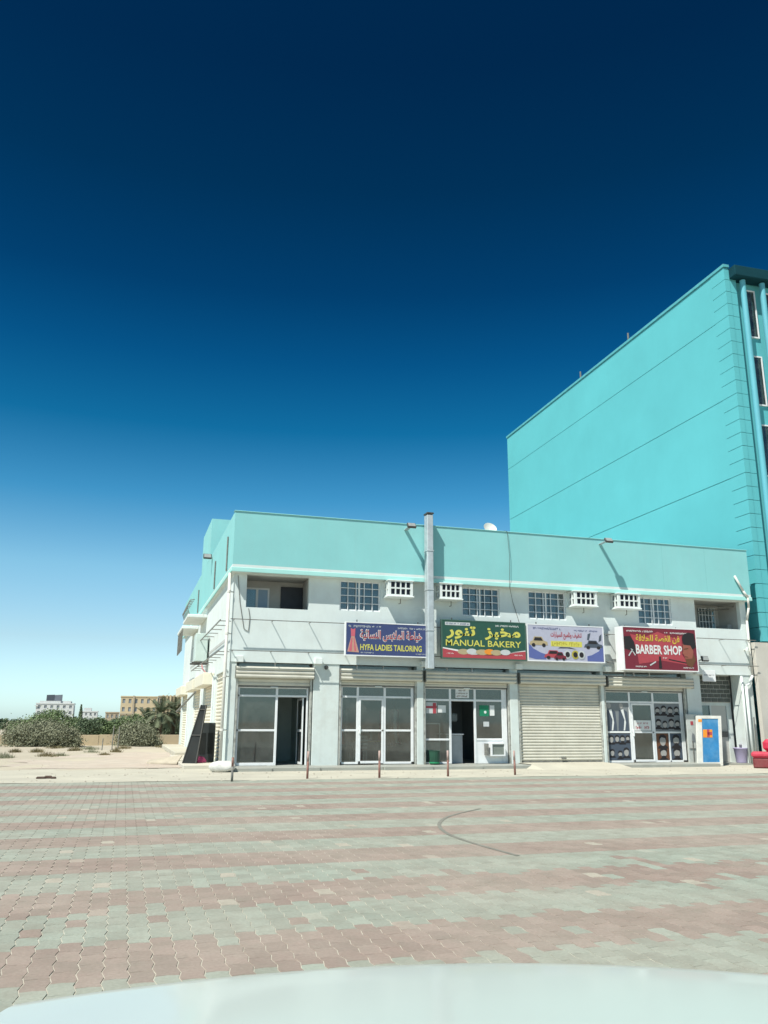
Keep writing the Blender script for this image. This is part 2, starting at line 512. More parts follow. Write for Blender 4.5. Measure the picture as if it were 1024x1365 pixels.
def paver_mat(name, col, pale, attr):
    M = bpy.data.materials.new(name)
    M.use_nodes = True
    n = M.node_tree
    b = n.nodes['Principled BSDF']
    b.inputs['Roughness'].default_value = .9
    b.inputs['Specular IOR Level'].default_value = .25
    if attr:
        s = n.nodes.new('ShaderNodeAttribute'); s.attribute_name = 'tone'; fac = s.outputs['Fac']
    else:
        s = n.nodes.new('ShaderNodeObjectInfo'); fac = s.outputs['Random']
    rp = n.nodes.new('ShaderNodeValToRGB')
    e = rp.color_ramp.elements
    e[0].position, e[0].color = 0, (*[c * .86 for c in col], 1)
    e[1].position, e[1].color = .985, (*[min(1, c * 1.10) for c in col], 1)
    for p, c in ((.35, [col[0] * .94, col[1] * .93, col[2] * .92]), (.7, [c * 1.03 for c in col]), (.992, pale), (1, pale)):
        k = e.new(p); k.color = (*c, 1)
    n.links.new(fac, rp.inputs['Fac'])
    g = n.nodes.new('ShaderNodeNewGeometry')
    N = n.nodes.new('ShaderNodeTexNoise'); N.inputs['Scale'].default_value = .42; N.inputs['Detail'].default_value = 9; N.inputs['Roughness'].default_value = .68
    n.links.new(g.outputs['Position'], N.inputs['Vector'])
    r2 = n.nodes.new('ShaderNodeMapRange'); r2.inputs['From Min'].default_value = .38; r2.inputs['From Max'].default_value = .72; r2.inputs['To Min'].default_value = .12; r2.inputs['To Max'].default_value = .66
    n.links.new(N.outputs['Fac'], r2.inputs['Value'])
    mx = n.nodes.new('ShaderNodeMix'); mx.data_type = 'RGBA'
    mx.inputs['B'].default_value = (.40, .37, .31, 1)                      # blown dust
    n.links.new(rp.outputs['Color'], mx.inputs['A']); n.links.new(r2.outputs[0], mx.inputs['Factor'])
    F_ = n.nodes.new('ShaderNodeTexNoise'); F_.inputs['Scale'].default_value = 38; F_.inputs['Detail'].default_value = 5
    n.links.new(g.outputs['Position'], F_.inputs['Vector'])
    m2 = n.nodes.new('ShaderNodeMix'); m2.data_type = 'RGBA'; m2.blend_type = 'MULTIPLY'; m2.inputs['Factor'].default_value = 1
    r3 = n.nodes.new('ShaderNodeMapRange'); r3.inputs['To Min'].default_value = .78; r3.inputs['To Max'].default_value = 1.2
    n.links.new(F_.outputs['Fac'], r3.inputs['Value'])
    n.links.new(mx.outputs['Result'], m2.inputs['A']); n.links.new(r3.outputs[0], m2.inputs['B'])
    Q_ = n.nodes.new('ShaderNodeTexNoise'); Q_.inputs['Scale'].default_value = 2.6; Q_.inputs['Detail'].default_value = 8; Q_.inputs['Roughness'].default_value = .72
    n.links.new(g.outputs['Position'], Q_.inputs['Vector'])
    r4 = n.nodes.new('ShaderNodeMapRange'); r4.inputs['From Min'].default_value = .46; r4.inputs['From Max'].default_value = .74; r4.inputs['To Max'].default_value = .60
    n.links.new(Q_.outputs['Fac'], r4.inputs['Value'])
    m4 = n.nodes.new('ShaderNodeMix'); m4.data_type = 'RGBA'; m4.inputs['B'].default_value = (.225, .205, .165, 1)      # ground-in grime
    n.links.new(m2.outputs['Result'], m4.inputs['A']); n.links.new(r4.outputs[0], m4.inputs['Factor'])
    n.links.new(m4.outputs['Result'], b.inputs['Base Color'])
    bp = n.nodes.new('ShaderNodeBump'); bp.inputs['Strength'].default_value = .35; bp.inputs['Distance'].default_value = .006
    n.links.new(F_.outputs['Fac'], bp.inputs['Height']); n.links.new(bp.outputs[0], b.inputs['Normal'])
    return M


RED, GRN = (.29, .22, .187), (.292, .338, .282)
PM = {(k, a): paver_mat('paver_' + k + ('_field' if a else ''), c, (.43, .40, .325), a) for k, c in (('red', RED), ('green', GRN)) for a in (0, 1)}
PL_, PC = .2375, .150            # length of a block (away from the shops) and width of a course


def zig(v):
    t = (v / PL_) % 1.0
    return .010 * (4 * t if t < .25 else 2 - 4 * t if t < .75 else 4 * t - 4)


def paver_geom(x0, y0, dz=0, tx=0, ty=0, ln=PL_):
    """interlocking block with waved long sides and pointed ends"""
    ring = [(x0 + zig(y0 + ln * k / 4), y0 + ln * k / 4) for k in range(5)]
    ring.append((x0 + PC / 2 + zig(y0 + ln), y0 + ln + .012))
    ring += [(x0 + PC + zig(y0 + ln * k / 4), y0 + ln * k / 4) for k in (4, 3, 2, 1, 0)]
    ring.append((x0 + PC / 2 + zig(y0), y0 + .012))
    ring = ring[::-1]
    cx = x0 + PC / 2; cy = y0 + ln / 2 + .004
    vs = []
    for g_, z in ((.0046, 0.0), (.0026, -.0048)):
        for p in ring:
            dx, dy = p[0] - cx, p[1] - cy
            px, py = cx + dx * (1 - g_ / (PC / 2)), cy + dy * (1 - g_ / (ln / 2))
            vs.append((px, py, z + dz + tx * dx + ty * dy))
    n = 12
    return vs, [tuple(range(n))] + [(n + i, n + (i + 1) % n, (i + 1) % n, i) for i in range(n)]


cells = []
for i in range(int(-7.5 / PC), int(24.5 / PC)):
    x0 = i * PC
    off = PL_ / 2 if i % 2 else 0
    for j in range(int(4.2 / PL_), int(22.8 / PL_)):
        y0 = j * PL_ + (off if j < 39 else 0)                  # staggered near field, straight rows beyond
        ln = PL_
        if off and j == 38: ln = PL_ / 2
        if not (-.16 * y0 - 2.6 < x0 < .93 * y0 + 3.2) or y0 + PL_ > 22.84: continue
        red = ((y0 + ln / 2 - 5.70) % 1.9) < .95
        if y0 < 9 and rnd.random() < .045: red = not red        # relaid blocks
        cells.append((x0, y0, red, ln))


def in_view(c):
    d = Vector((c[0] + PC / 2, c[1] + PL_ / 2, -CAM_H))
    f, a, b = d.dot(fwd), d.dot(rt), d.dot(up)
    u, v = 512 + 1100 * a / f, 682.5 - 1100 * b / f
    edge = 1282 + 58 * max(0, (540 - u) / 540) ** 1.6 + 13 * max(0, (u - 660) / 364)
    return 0 < u < 1024 and v < edge


vis = sorted([c for c in cells if c[3] == PL_ and in_view(c)], key=lambda c: c[0] ** 2 + c[1] ** 2)[:300]
viss = set(vis)
PROTO = {}
for c in vis:                                              # the 300 that show largest are pieces of their own
    par = int(round(c[1] / (PL_ / 2))) % 2
    key = (c[2], par)
    if key not in PROTO:
        yy = par * PL_ / 2
        vs, fs = paver_geom(0, yy)
        me = bpy.data.meshes.new('paver')
        me.from_pydata([(v[0], v[1] - yy, v[2]) for v in vs], [], fs)
        me.materials.append(PM[('red' if c[2] else 'green', 0)])
        PROTO[key] = me
    o = bpy.data.objects.new('paver', PROTO[key])
    o.location = (c[0], c[1], rnd.uniform(-.0006, .0015))
    o.rotation_euler = (rnd.gauss(0, .0028), rnd.gauss(0, .004), 0)
    o.parent = paving
    COL.objects.link(o)
for red in (True, False):                                  # the rest of the field
    vs, fs, tone = [], [], []
    for c in cells:
        if c[2] != red or c in viss: continue
        v, f = paver_geom(c[0], c[1], rnd.uniform(-.0008, .0015), rnd.gauss(0, .004), rnd.gauss(0, .004), c[3])
        k = len(vs)
        vs += v
        fs += [tuple(i + k for i in q) for q in f]
        tone += [rnd.random()] * len(f)
    me = bpy.data.meshes.new('paver_field')
    me.from_pydata(vs, [], fs)
    me.materials.append(PM[('red' if red else 'green', 1)])
    at = me.attributes.new('tone', 'FLOAT', 'FACE')
    at.data.foreach_set('value', tone)
    o = bpy.data.objects.new('paver_field', me)
    COL.objects.link(o)
    o.parent = paving
    o['kind'] = 'stuff'
# sand washed over the paving edge
tm = MB()
pts = [(6.28, 14.58), (5.34, 13.66), (4.86, 12.89), (4.55, 12.09), (4.4, 11.27), (4.43, 10.31), (4.52, 9.41)]
for _ in range(3):
    pts = [pts[0]] + [q for p0, p1 in zip(pts, pts[1:]) for q in ((p0[0] * .75 + p1[0] * .25, p0[1] * .75 + p1[1] * .25), (p0[0] * .25 + p1[0] * .75, p0[1] * .25 + p1[1] * .75))] + [pts[-1]]
for (xa, ya), (xb, yb) in zip(pts, pts[1:]):
    d = Vector((xb - xa, yb - ya, 0)).normalized(); nrm = Vector((-d.y, d.x, 0)) * .03
    tm.quad((xa - nrm.x, ya - nrm.y, .005), (xb - nrm.x, yb - nrm.y, .005), (xb + nrm.x, yb + nrm.y, .005), (xa + nrm.x, ya + nrm.y, .005))
tag(tm.build('tyre_mark', mat('rubber_trace', (.225, .225, .19), .95, .15, 6, dirt=(.29, .28, .235), dirt_amt=.9, dirt_scale=1.6)), kind='structure')

# ================================================================== SHOP BUILDING
YW, YS = 27.9, 28.1
XL, XR = 3.2, 23.95
shop = thing('shop_building', (XL, YW, 0), 'long two-storey white building with mint green parapet and row of shops', 'building')
P_ = lambda mb, name, mt, par=shop, **k: mb.build(name, mt, par, **k)

WINS = [(6.88, 8.36), (11.48, 12.98), (14.15, 15.72), (18.88, 20.40)]
holes = [(a, b, 5.28, 6.34) for a, b in WINS] + [(3.63, 5.78, 5.24, 6.36), (21.50, 23.67, 5.24, 6.36)]
P_(MB().wall_xz(XL, XR, 3.42, 6.38, YW, .2, holes), 'wall', WHITE)
side_holes = [(28.5, 32.2, .1, 3.2), (33.0, 37.0, .1, 3.2), (38.2, 42.4, .1, 3.2), (46.2, 50.8, .1, 3.2), (36.6, 37.6, 3.7, 5.0)]
P_(MB().wall_yz(YW + .2, 52, 0, 6.38, XL, .2, side_holes), 'wall', WHITE)
P_(box(XL + .2, XR, 51.8, 52, 0, 6.38), 'wall', WHITE)
P_(box(XR - .2, XR, 28.5, 51.8, 0, 6.38), 'wall', WHITE)
P_(box(XL - .12, XR + .03, 27.55, 52.1, 6.38, 6.62), 'roof', WHITE)
# parapet and its lip
par = MB().box(XL - .12, XR + .03, 27.55, 27.75, 6.62, 8.45)
par.box(XL - .12, XL + .1, 27.75, 52.1, 6.62, 8.45).box(XR - .17, XR + .03, 27.75, 52.1, 6.62, 8.45).box(XL + .1, XR - .17, 51.9, 52.1, 6.62, 8.45)
P_(par, 'parapet', MINT)
P_(MB().cbox(XL - .16, XR + .06, 27.515, 27.548, 6.37, 6.52, .012), 'parapet_lip', MINT_TRIM)
P_(MB().cbox(XL - .165, XL - .122, 27.55, 52.1, 6.37, 6.52, .012), 'parapet_lip', MINT_TRIM)
P_(MB().cbox(XL - .15, XR + .06, 27.52, 27.78, 8.452, 8.48, .010), 'coping', MINT)
for x in (19.9, 21.9):                         # hairline render joints on the parapet
    P_(box(x, x + .010, 27.547, 27.552, 6.68, 8.44), 'joint', mat('joint_dark_mint', (.20, .47, .47), .9))  # joints drawn as thin strips in a darker mint
P_(MB().box(XL - .12, 5.9, 36.6, 40.8, 8.46, 10.3), 'stair_tower', MINT)
# beam under the sign band
P_(box(XL + .2, XR - .2, YW + .2, 29.2, 3.42, 3.75), 'slab', WHITE)
for x in (3.36, 6.02, 9.86, 13.48, 17.16, 21.2):
    P_(MB().cbox(x, x + .26, 27.70, YW - .002, 3.40, 3.60, .01), 'corbel', WHITE_TRIM)
# pillars
for x0, x1, y1 in ((XL, 3.44, 28.095), (6.03, 6.93, 28.5), (9.74, 9.98, 28.5), (13.30, 13.62, 28.5), (17.06, 17.18, 28.5), (20.84, 21.48, 28.9), (23.38, XR, 28.5)):
    P_(MB().cbox(x0, x1, YW + .03, y1, 0, 3.42, .012), 'pillar', SHOPWALL)
# upper windows: frame, two sliding panes, welded grille, dim room behind
for k, (a, b) in enumerate(WINS):
    fr = MB()
    z0, z1 = 5.28, 6.34
    y0, y1 = YW + .05, YW + .11
    fr.box(a, b, y0, y1, z0, z0 + .05).box(a, b, y0, y1, z1 - .05, z1).box(a, a + .05, y0, y1, z0 + .05, z1 - .05).box(b - .05, b, y0, y1, z0 + .05, z1 - .05)
    mid = (a + b) / 2 - .02
    fr.box(mid - .03, mid + .03, y0 + .01, y1 - .01, z0 + .05, z1 - .05)
    w = P_(fr, 'window', FRAME)
    P_(box(a + .05, mid - .03, y0 + .025, y0 + .031, z0 + .05, z1 - .05), 'pane', GLASS_B, w)
    P_(box(mid + .03, b - .05, y0 + .035, y0 + .041, z0 + .05, z1 - .05), 'pane', GLASS_B, w)
    gr = MB()
    for i in range(1, 5): 
        x = a + (b - a) * i / 5
        gr.box(x - .012, x + .012, YW + .004, YW + .026, z0, z1)
    for i in range(1, 4):
        z = z0 + (z1 - z0) * i / 4
        gr.box(a, b, YW - .002, YW + .02, z - .012, z + .012)
    P_(gr, 'grille', FRAME, w)
    cu = MB()
    n = 26
    for i in range(n):
        xa, xb = a + (b - a) * i / n, a + (b - a) * (i + 1) / n
        ya, yb = YW + .26 + .035 * math.sin(i * 1.9), YW + .26 + .035 * math.sin((i + 1) * 1.9)
        if k == 1 and i > 14: continue
        cu.quad((xa, ya, z0), (xb, yb, z0), (xb, yb, z1), (xa, ya, z1))
    P_(cu, 'curtain', mat('grey_curtain', (.36, .42, .45) if k != 1 else (.46, .47, .45), .95, .1, 6), w)
    P_(MB().room(a - .3, b + .3, YW + .205, 31, 4.6, 6.375), 'room', ROOMD)
# balconies cut into both ends of the upper floor
for a, b, right in ((3.63, 5.78, 0), (21.50, 23.67, 1)):
    rm = MB().room(a - .2, b + .06, YW + .205, 29.3, 4.4, 6.376)
    bal = P_(rm, 'balcony', ROOMW)
    if not right:
        P_(MB().wall_xz(3.75, 4.62, 5.0, 6.12, 29.22, .05, [(3.81, 4.14, 5.06, 6.06), (4.22, 4.56, 5.06, 6.06)]), 'window_frame', FRAME, bal)
        P_(box(3.81, 4.14, 29.24, 29.26, 5.06, 6.06), 'pane', GLASS_B, bal)
        P_(box(4.22, 4.56, 29.24, 29.26, 5.06, 6.06), 'pane', mat('pale_blue_blind', (.30, .42, .55), .4, .05, 4), bal)
        P_(box(5.04, 5.82, 29.20, 29.295, 4.4, 6.2), 'door', DARKDOOR, bal)
        P_(box(4.66, 5.02, 29.25, 29.29, 4.4, 5.35), 'skirting', mat('grey_dado', (.26, .28, .28), .8), bal)
    else:
        P_(box(22.70, 23.45, 29.24, 29.29, 5.1, 6.22), 'pane', GLASS_B, bal)
        gr = MB()
        for i in range(6): gr.box(22.68 + i * .155, 22.705 + i * .155, 29.19, 29.215, 5.1, 6.22)
        for i in range(5): gr.box(22.68, 23.48, 29.165, 29.19, 5.1 + i * .28, 5.125 + i * .28)
        P_(gr, 'grille', FRAME, bal)
        P_(MB().tube((22.4, 28.3, 6.1), (23.7, 28.3, 6.22), .025).tube((22.2, 28.6, 6.0), (23.7, 28.6, 6.16), .02), 'clothes_line', RAIL, bal)
        P_(box(23.5, 23.72, 28.5, 29.28, 4.4, 5.5), 'cupboard', ROOMD, bal)
# sign rails standing off the wall on brackets
for z in (4.78, 3.76):
    P_(box(XL - .1, XR + .02, 27.50, 27.522, z - .013, z + .013), 'sign_rail', RAIL)
    P_(box(XL - .40, XL - .37, 27.9, 40, z - .018, z + .018), 'sign_rail', RAIL)
    for i in range(17):
        x = XL + .03 + i * 1.285
        P_(box(x, x + .018, 27.523, YW + .001, z - .010, z + .010), 'bracket', RAIL)
    for i in range(9):
        y = 28.2 + i * 1.4
        P_(box(XL - .369, XL + .001, y, y + .03, z - .013, z + .013), 'bracket', RAIL)
P_(box(XL - .012, XL - .002, 29.0, 46.0, 4.22, 4.32), 'trim', mat('grey_trim', (.5, .52, .5), .8))
# plinth step along the shops
for i, (xa, xb) in enumerate(((XL + .012, 4.55), (4.553, 6.1), (6.103, 8.2), (8.203, 9.9), (9.903, 11.7), (11.703, 13.62), (17.0, 19.0), (19.003, 21.2))):
    P_(MB().cbox(xa, xb, 26.75 + .05 * (i % 3), 28.45, 0 - .02, .105 + .006 * (i % 2), .015), 'step', STEP)
rp = MB().add([(13.55, 25.9, 0), (17.0, 25.9, 0), (17.0, 26.9, .13), (13.55, 26.9, .13), (13.55, 28.4, .14), (17.0, 28.4, .14), (13.3, 26.9, -.01), (17.3, 26.5, -.01)],
              [(0, 1, 2, 3), (3, 2, 5, 4), (0, 3, 6), (1, 7, 2)])
P_(rp, 'ramp', APRON)


# ------------------------------------------------------------------ shopfronts
def ribbed(mb, x0, x1, z0, z1, y, pitch, depth):
    """curved interlocking slats of a roller shutter, one ribbed sheet"""
    n = max(1, round((z1 - z0) / pitch))
    h = (z1 - z0) / n
    prof = []
    for i in range(n):
        for t, d in ((0, 0), (.12, .55), (.35, 1), (.65, 1), (.88, .6)):
            prof.append((z0 + (i + t) * h, y - d * depth))
    prof.append((z1, y))
    vs = [(x0, p[1], p[0]) for p in prof] + [(x1, p[1], p[0]) for p in prof]
    k = len(prof)
    return mb.add(vs, [(i, k + i, k + i + 1, i + 1) for i in range(k - 1)])


def slat(mb, x0, x1, z0, h, y, depth):
    return ribbed(mb, x0, x1, z0, z0 + h, y, h, depth)


def housing(x0, x1, z0=2.90, z1=3.28, mt=SHUT):
    m_ = MB().box(x0, x1, 27.80, 28.06, z0, z1)
    o = P_(m_, 'shutter_box', mt)
    for i in range(3):
        P_(slat(MB(), x0 + .002, x1 - .002, z0 + .005 + i * (z1 - z0 - .01) / 3, (z1 - z0 - .01) / 3 - .012, 27.799, .045), 'rib', mt, o)
    P_(MB().box(x0 - .015, x0 - .003, 27.78, 28.07, z0 - .01, z1 + .01), 'end_cap', RAIL, o)
    P_(MB().box(x1 + .003, x1 + .015, 27.78, 28.07, z0 - .01, z1 + .01), 'end_cap', RAIL, o)
    return o


def strip_window(x0, x1, mull):
    f = MB().box(x0, x1, 28.20, 28.25, 3.27, 3.30)
    for x in mull: f.box(x - .025, x + .025, 28.20, 28.25, 3.30, 3.42)
    o = P_(f, 'fanlight', FRAME)
    xs = [x0] + [q for x in mull for q in (x - .025, x + .025)] + [x1]
    for a, b in zip(xs[::2], xs[1::2]):
        P_(box(a, b, 28.222, 28.23, 3.30, 3.42), 'pane', GLASS, o)


def bars(o_name, rects, y0=YS - .03, y1=YS + .03, mt=FRAME, parent=shop):
    f = MB()
    for i, r in enumerate(rects):
        f.cbox(r[0], r[1], y0 - .0015 * (i % 3), y1 + .0015 * (i % 3), r[2], r[3], .006)
    return P_(f, o_name, mt, parent)


def panes(o, rects, mt=GLASS):
    for r in rects:
        P_(box(r[0] - .005, r[1] + .005, YS - .004, YS + .004, r[2] - .005, r[3] + .005), 'pane', mt, o)


def guides(x0, x1, z1=2.9):
    for x in (x0, x1):
        P_(MB().cbox(x - .035, x + .035, 27.945, 28.055, .11, z1, .006), 'shutter_guide', mat('grimy_channel', (.42, .43, .39), .6, .2, 6, dirt=(.12, .11, .09), dirt_amt=.7, dirt_scale=6))


def half_shutter(x0, x1, z0, z1):
    o = P_(box(x0, x1, 28.0, 28.03, z0 - .05, z0), 'roller_shutter', RAIL)
    n = max(2, round((z1 - z0) / .1))
    for i in range(n):
        P_(slat(MB(), x0, x1, z0 + i * (z1 - z0) / n, (z1 - z0) / n, 28.02, .028), 'slat', SHUT, o)
    P_(MB().box((x0 + x1) / 2 - .12, (x0 + x1) / 2 + .12, 27.96, 27.99, z0 - .06, z0 - .03), 'handle', WHITE_TRIM, o)
    return o


b = .06
# shop 1, empty, door standing open
housing(3.40, 6.02); half_shutter(3.50, 5.92, 2.66, 2.90); guides(3.48, 5.96); strip_window(3.52, 5.95, (4.75,))
X0, X1, Z0, Z1 = 3.53, 5.90, .11, 2.64
o = bars('shopfront', [(X0, X0 + b, Z0, Z1), (X1 - b, X1, Z0, Z1), (X0, X1, Z1 - b, Z1), (X0, X1, 2.30, 2.365), (4.79, 4.87, Z0, Z1), (X0, 4.80, Z0, Z0 + .09), (X0, 4.80, 1.19, 1.255)])
panes(o, [(X0 + b, 4.79, Z0 + .09, 1.19), (X0 + b, 4.79, 1.255, 2.30), (X0 + b, 4.79, 2.365, Z1 - b), (4.87, X1 - b, 2.365, Z1 - b)])
dl = P_(MB().wall_yz(28.14, 29.08, .13, 2.28, 5.72, .04, [(28.21, 29.01, .2, 1.18), (28.21, 29.01, 1.25, 2.21)]), 'door', FRAME, o)
P_(box(5.735, 5.742, 28.21, 29.01, .2, 1.18).box(5.735, 5.742, 28.21, 29.01, 1.25, 2.21), 'pane', GLASS, o)
P_(MB().room(3.46, 6.0, 28.22, 31.5, .1, 3.41), 'interior', ROOMG)
# shop 2, tailor
housing(6.95, 9.88); half_shutter(7.0, 9.68, 2.74, 2.90); guides(6.98, 9.71); strip_window(7.0, 9.72, (7.62, 8.58))
X0, X1, Z0, Z1 = 7.03, 9.66, .13, 2.73
o = bars('shopfront', [(X0, X0 + b, Z0, Z1), (X1 - .1, X1, Z0, Z1), (X0, X1, Z1 - b, Z1), (X0, X1, 2.32, 2.385), (7.59, 7.67, Z0, Z1), (8.56, 8.64, Z0, Z1), (X0, 7.6, Z0, Z0 + .07), (8.63, X1, Z0, Z0 + .07), (X0, 7.6, 1.2, 1.265), (8.63, X1, 1.2, 1.265)])
panes(o, [(X0 + b, 7.59, Z0 + .07, 1.2), (X0 + b, 7.59, 1.265, 2.32), (X0 + b, 7.59, 2.385, Z1 - b), (7.67, 8.56, 2.385, Z1 - b), (8.64, X1 - .1, 2.385, Z1 - b), (8.64, X1 - .1, 1.265, 2.32), (8.64, X1 - .1, Z0 + .07, 1.2)])
dd = bars('door', [(7.672, 7.742, .15, 2.31), (8.488, 8.558, .15, 2.31), (7.672, 8.558, 2.24, 2.31), (7.672, 8.558, .15, .23), (7.672, 8.558, 1.2, 1.26)], YS - .045, YS + .015, parent=o)
P_(box(7.74, 8.49, YS - .012, YS - .006, .22, 1.205).box(7.74, 8.49, YS - .012, YS - .006, 1.255, 2.245), 'pane', GLASS, o)
P_(MB().cbox(7.68, 7.735, YS - .11, YS - .05, 1.12, 1.36, .01), 'handle', WHITE_TRIM, o)
P_(MB().room(6.95, 9.72, 28.22, 32, .1, 3.41), 'interior', ROOMD)
# shop 3, bakery
housing(10.03, 13.50); half_shutter(10.06, 13.22, 2.74, 2.90); guides(10.02, 13.27); strip_window(10.05, 13.25, (10.98, 11.95))
X0, X1, Z0, Z1 = 10.05, 13.22, .12, 2.73
o = bars('shopfront', [(X0, X0 + b, Z0, Z1), (X1 - .20, X1, Z0, Z1), (X0, X1, Z1 - b, Z1), (X0, X1, 2.25, 2.32), (10.99, 11.07, Z0, Z1), (11.94, 12.02, Z0, Z1), (X0, 11.0, Z0, Z0 + .06), (X0, 11.0, .90, .965), (12.0, X1 - .18, .90, .97)])
panes(o, [(X0 + b, 10.99, Z0 + .06, .90), (X0 + b, 10.99, .965, 2.25), (X0 + b, 10.99, 2.32, Z1 - b), (11.07, 11.94, 2.32, Z1 - b), (12.02, X1 - .2, 2.32, Z1 - b), (12.02, X1 - .2, .97, 2.25)])
P_(MB().wall_xz(12.02, X1 - .2, Z0, .90, YS - .015, .03, [(12.50, 12.98, .40, .80)]), 'panel', FRAME, o)
P_(MB().room(10.0, 13.28, 28.22, 32.5, .1, 3.41), 'interior', ROOMD)
# shop 4, shutter down
housing(13.66, 17.18); strip_window(13.66, 17.05, ()); guides(13.66, 17.04)
o = P_(box(13.66, 17.04, 28.035, 28.06, .12, .2), 'roller_shutter', RAIL)
ns = 26
mesh0 = None
for i in range(ns):
    h = (2.90 - .2) / ns
    if mesh0 is None:
        q = P_(slat(MB(), 13.70, 17.0, .2, h, 28.05, .03), 'slat', SHUT, o)
        mesh0 = q
    else:
        q = mesh0.copy(); COL.objects.link(q); q.parent = o; q.location = (rnd.uniform(-.004, .004), rnd.uniform(-.003, .003), i * h)
P_(box(13.62, 17.08, 28.2, 28.24, .1, 3.27), 'back_wall', ROOMD)
P_(MB().cbox(15.3, 15.5, 27.97, 28.0, .25, .3, .008), 'handle', RAIL, o)
# shop 5, barber
housing(17.30, 21.05, 2.86, 3.22); half_shutter(17.22, 20.70, 2.74, 2.87); guides(17.22, 20.76); strip_window(17.25, 20.8, (18.3, 18.7, 19.4))
X0, X1, Z0, Z1 = 17.26, 20.70, .11, 2.73
o = bars('shopfront', [(X0, X0 + b, Z0, Z1), (X1 - .16, X1, Z0, Z1), (X0, X1, Z1 - b, Z1), (X0, X1, 2.28, 2.345), (18.29, 18.37, Z0, Z1), (19.32, 19.40, Z0, Z1), (X0, 18.3, Z0, Z0 + .07), (19.39, X1, Z0, Z0 + .07), (X0, 18.3, 1.17, 1.235), (19.39, X1, 1.17, 1.235), (19.96, 20.02, Z0, 1.18)])
panes(o, [(X0 + b, 18.29, Z0 + .07, 1.17), (X0 + b, 18.29, 1.235, 2.28), (X0 + b, 18.29, 2.345, Z1 - b), (18.37, 19.32, 2.345, Z1 - b), (19.40, X1 - .16, 2.345, Z1 - b), (19.40, X1 - .16, 1.235, 2.28), (19.40, 19.96, Z0 + .07, 1.17), (20.02, X1 - .16, Z0 + .07, 1.17)])
bars('door', [(18.375, 18.445, .13, 2.27), (19.245, 19.315, .13, 2.27), (18.375, 19.315, 2.2, 2.27), (18.375, 19.315, .13, .21), (18.375, 19.315, 1.17, 1.235)], YS - .045, YS + .015, parent=o)
P_(box(18.44, 19.25, YS - .012, YS - .006, .2, 1.175).box(18.44, 19.25, YS - .012, YS - .006, 1.23, 2.205), 'pane', GLASS, o)
P_(MB().cbox(18.385, 18.435, YS - .11, YS - .05, 1.05, 1.3, .01), 'handle', WHITE_TRIM, o)
P_(MB().room(17.2, 20.82, 28.22, 32, .1, 3.41), 'interior', ROOMD)
# stair entrance: block screen, small window, door
P_(MB().wall_xz(21.48, 23.38, .0, 3.42, 28.62, .15, [(21.82, 22.36, 1.86, 2.24), (22.42, 23.15, .02, 2.24)]), 'entrance_wall', SHOPWALL)
bw = P_(box(21.80, 23.36, 28.56, 28.615, 2.36, 3.42), 'block_screen', MORTAR)
bw_proto = None
for r_ in range(6):
    for c_ in range(-1, 6):
        x = 21.82 + c_ * .305 + (r_ % 2) * .15
        xa, xb = max(x, 21.815), min(x + .275, 23.35)
        if xb - xa < .08: continue
        z = 2.385 + r_ * .172
        P_(MB().cbox(xa, xb, 28.53 + rnd.uniform(0, .008), 28.57, z, z + .142, .01), 'brick', BLOCK, bw)
P_(box(21.82, 22.36, 28.66, 28.67, 1.86, 2.24), 'pane', GLASS_B)
P_(box(22.42, 23.15, 28.66, 28.70, .02, 2.24), 'door', mat('pale_grey_door', (.52, .52, .48), .6, .06, 2, dirt=(.35, .33, .29), dirt_amt=.4))
P_(box(22.62, 23.1, 28.60, 28.655, 1.02, 1.24), 'letter_plate', mat('dark_plate', (.14, .14, .13), .5, .3, 20))
P_(box(21.5, 23.4, 27.75, 28.62, -.02, .06), 'threshold', STEP)
# side roller shutters
for k, (ya, yb, za, zb) in enumerate(side_holes[:4]):
    m_ = MB()
    n = 24
    h = (zb - za) / n
    if k == 0:
        o = P_(box(XL + .1, XL + .13, ya, yb, za, za + .08), 'roller_shutter', RAIL)
    prof = []
    for i in range(n):
        tgt = MB() if k == 0 else m_
        ps = [(za + (i + t) * h, XL + .09 - d * .03) for t, d in ((0, 0), (.15, .6), (.4, 1), (.65, 1), (.9, .5), (1, 0))]
        vs = [(p[1], ya, p[0]) for p in ps] + [(p[1], yb, p[0]) for p in ps]
        tgt.add(vs, [(j + 1, 7 + j, 6 + j, j) for j in range(5)])
        if k == 0: P_(tgt, 'slat', SHUT_W, o)
    if k: P_(m_, 'roller_shutter', SHUT_W)
    if k: 
        hb = MB().cbox(XL - .42, XL - .003, ya - .1, yb + .1, 2.86, 3.32, .02)
        P_(hb, 'shutter_box', SHUT_W)
    P_(MB().cbox(XL - .06, XL - .002, ya - .14, ya - .03, 0, 3.2, .01), 'shutter_guide', WHITE_TRIM)
P_(MB().cbox(XL - 1.25, XL - .002, 28.6, 37, -.02, .12, .02), 'side_step', mat('pale_step', (.55, .52, .44), .9, .08, 2, .2, 30))
P_(MB().cbox(XL - 1.0, XL - .002, 38, 50.8, -.02, .2, .02), 'side_step', APRON)
P_(box(XL + .05, XL + .06, 36.6, 37.6, 3.7, 5.0), 'pane', GLASS_B)

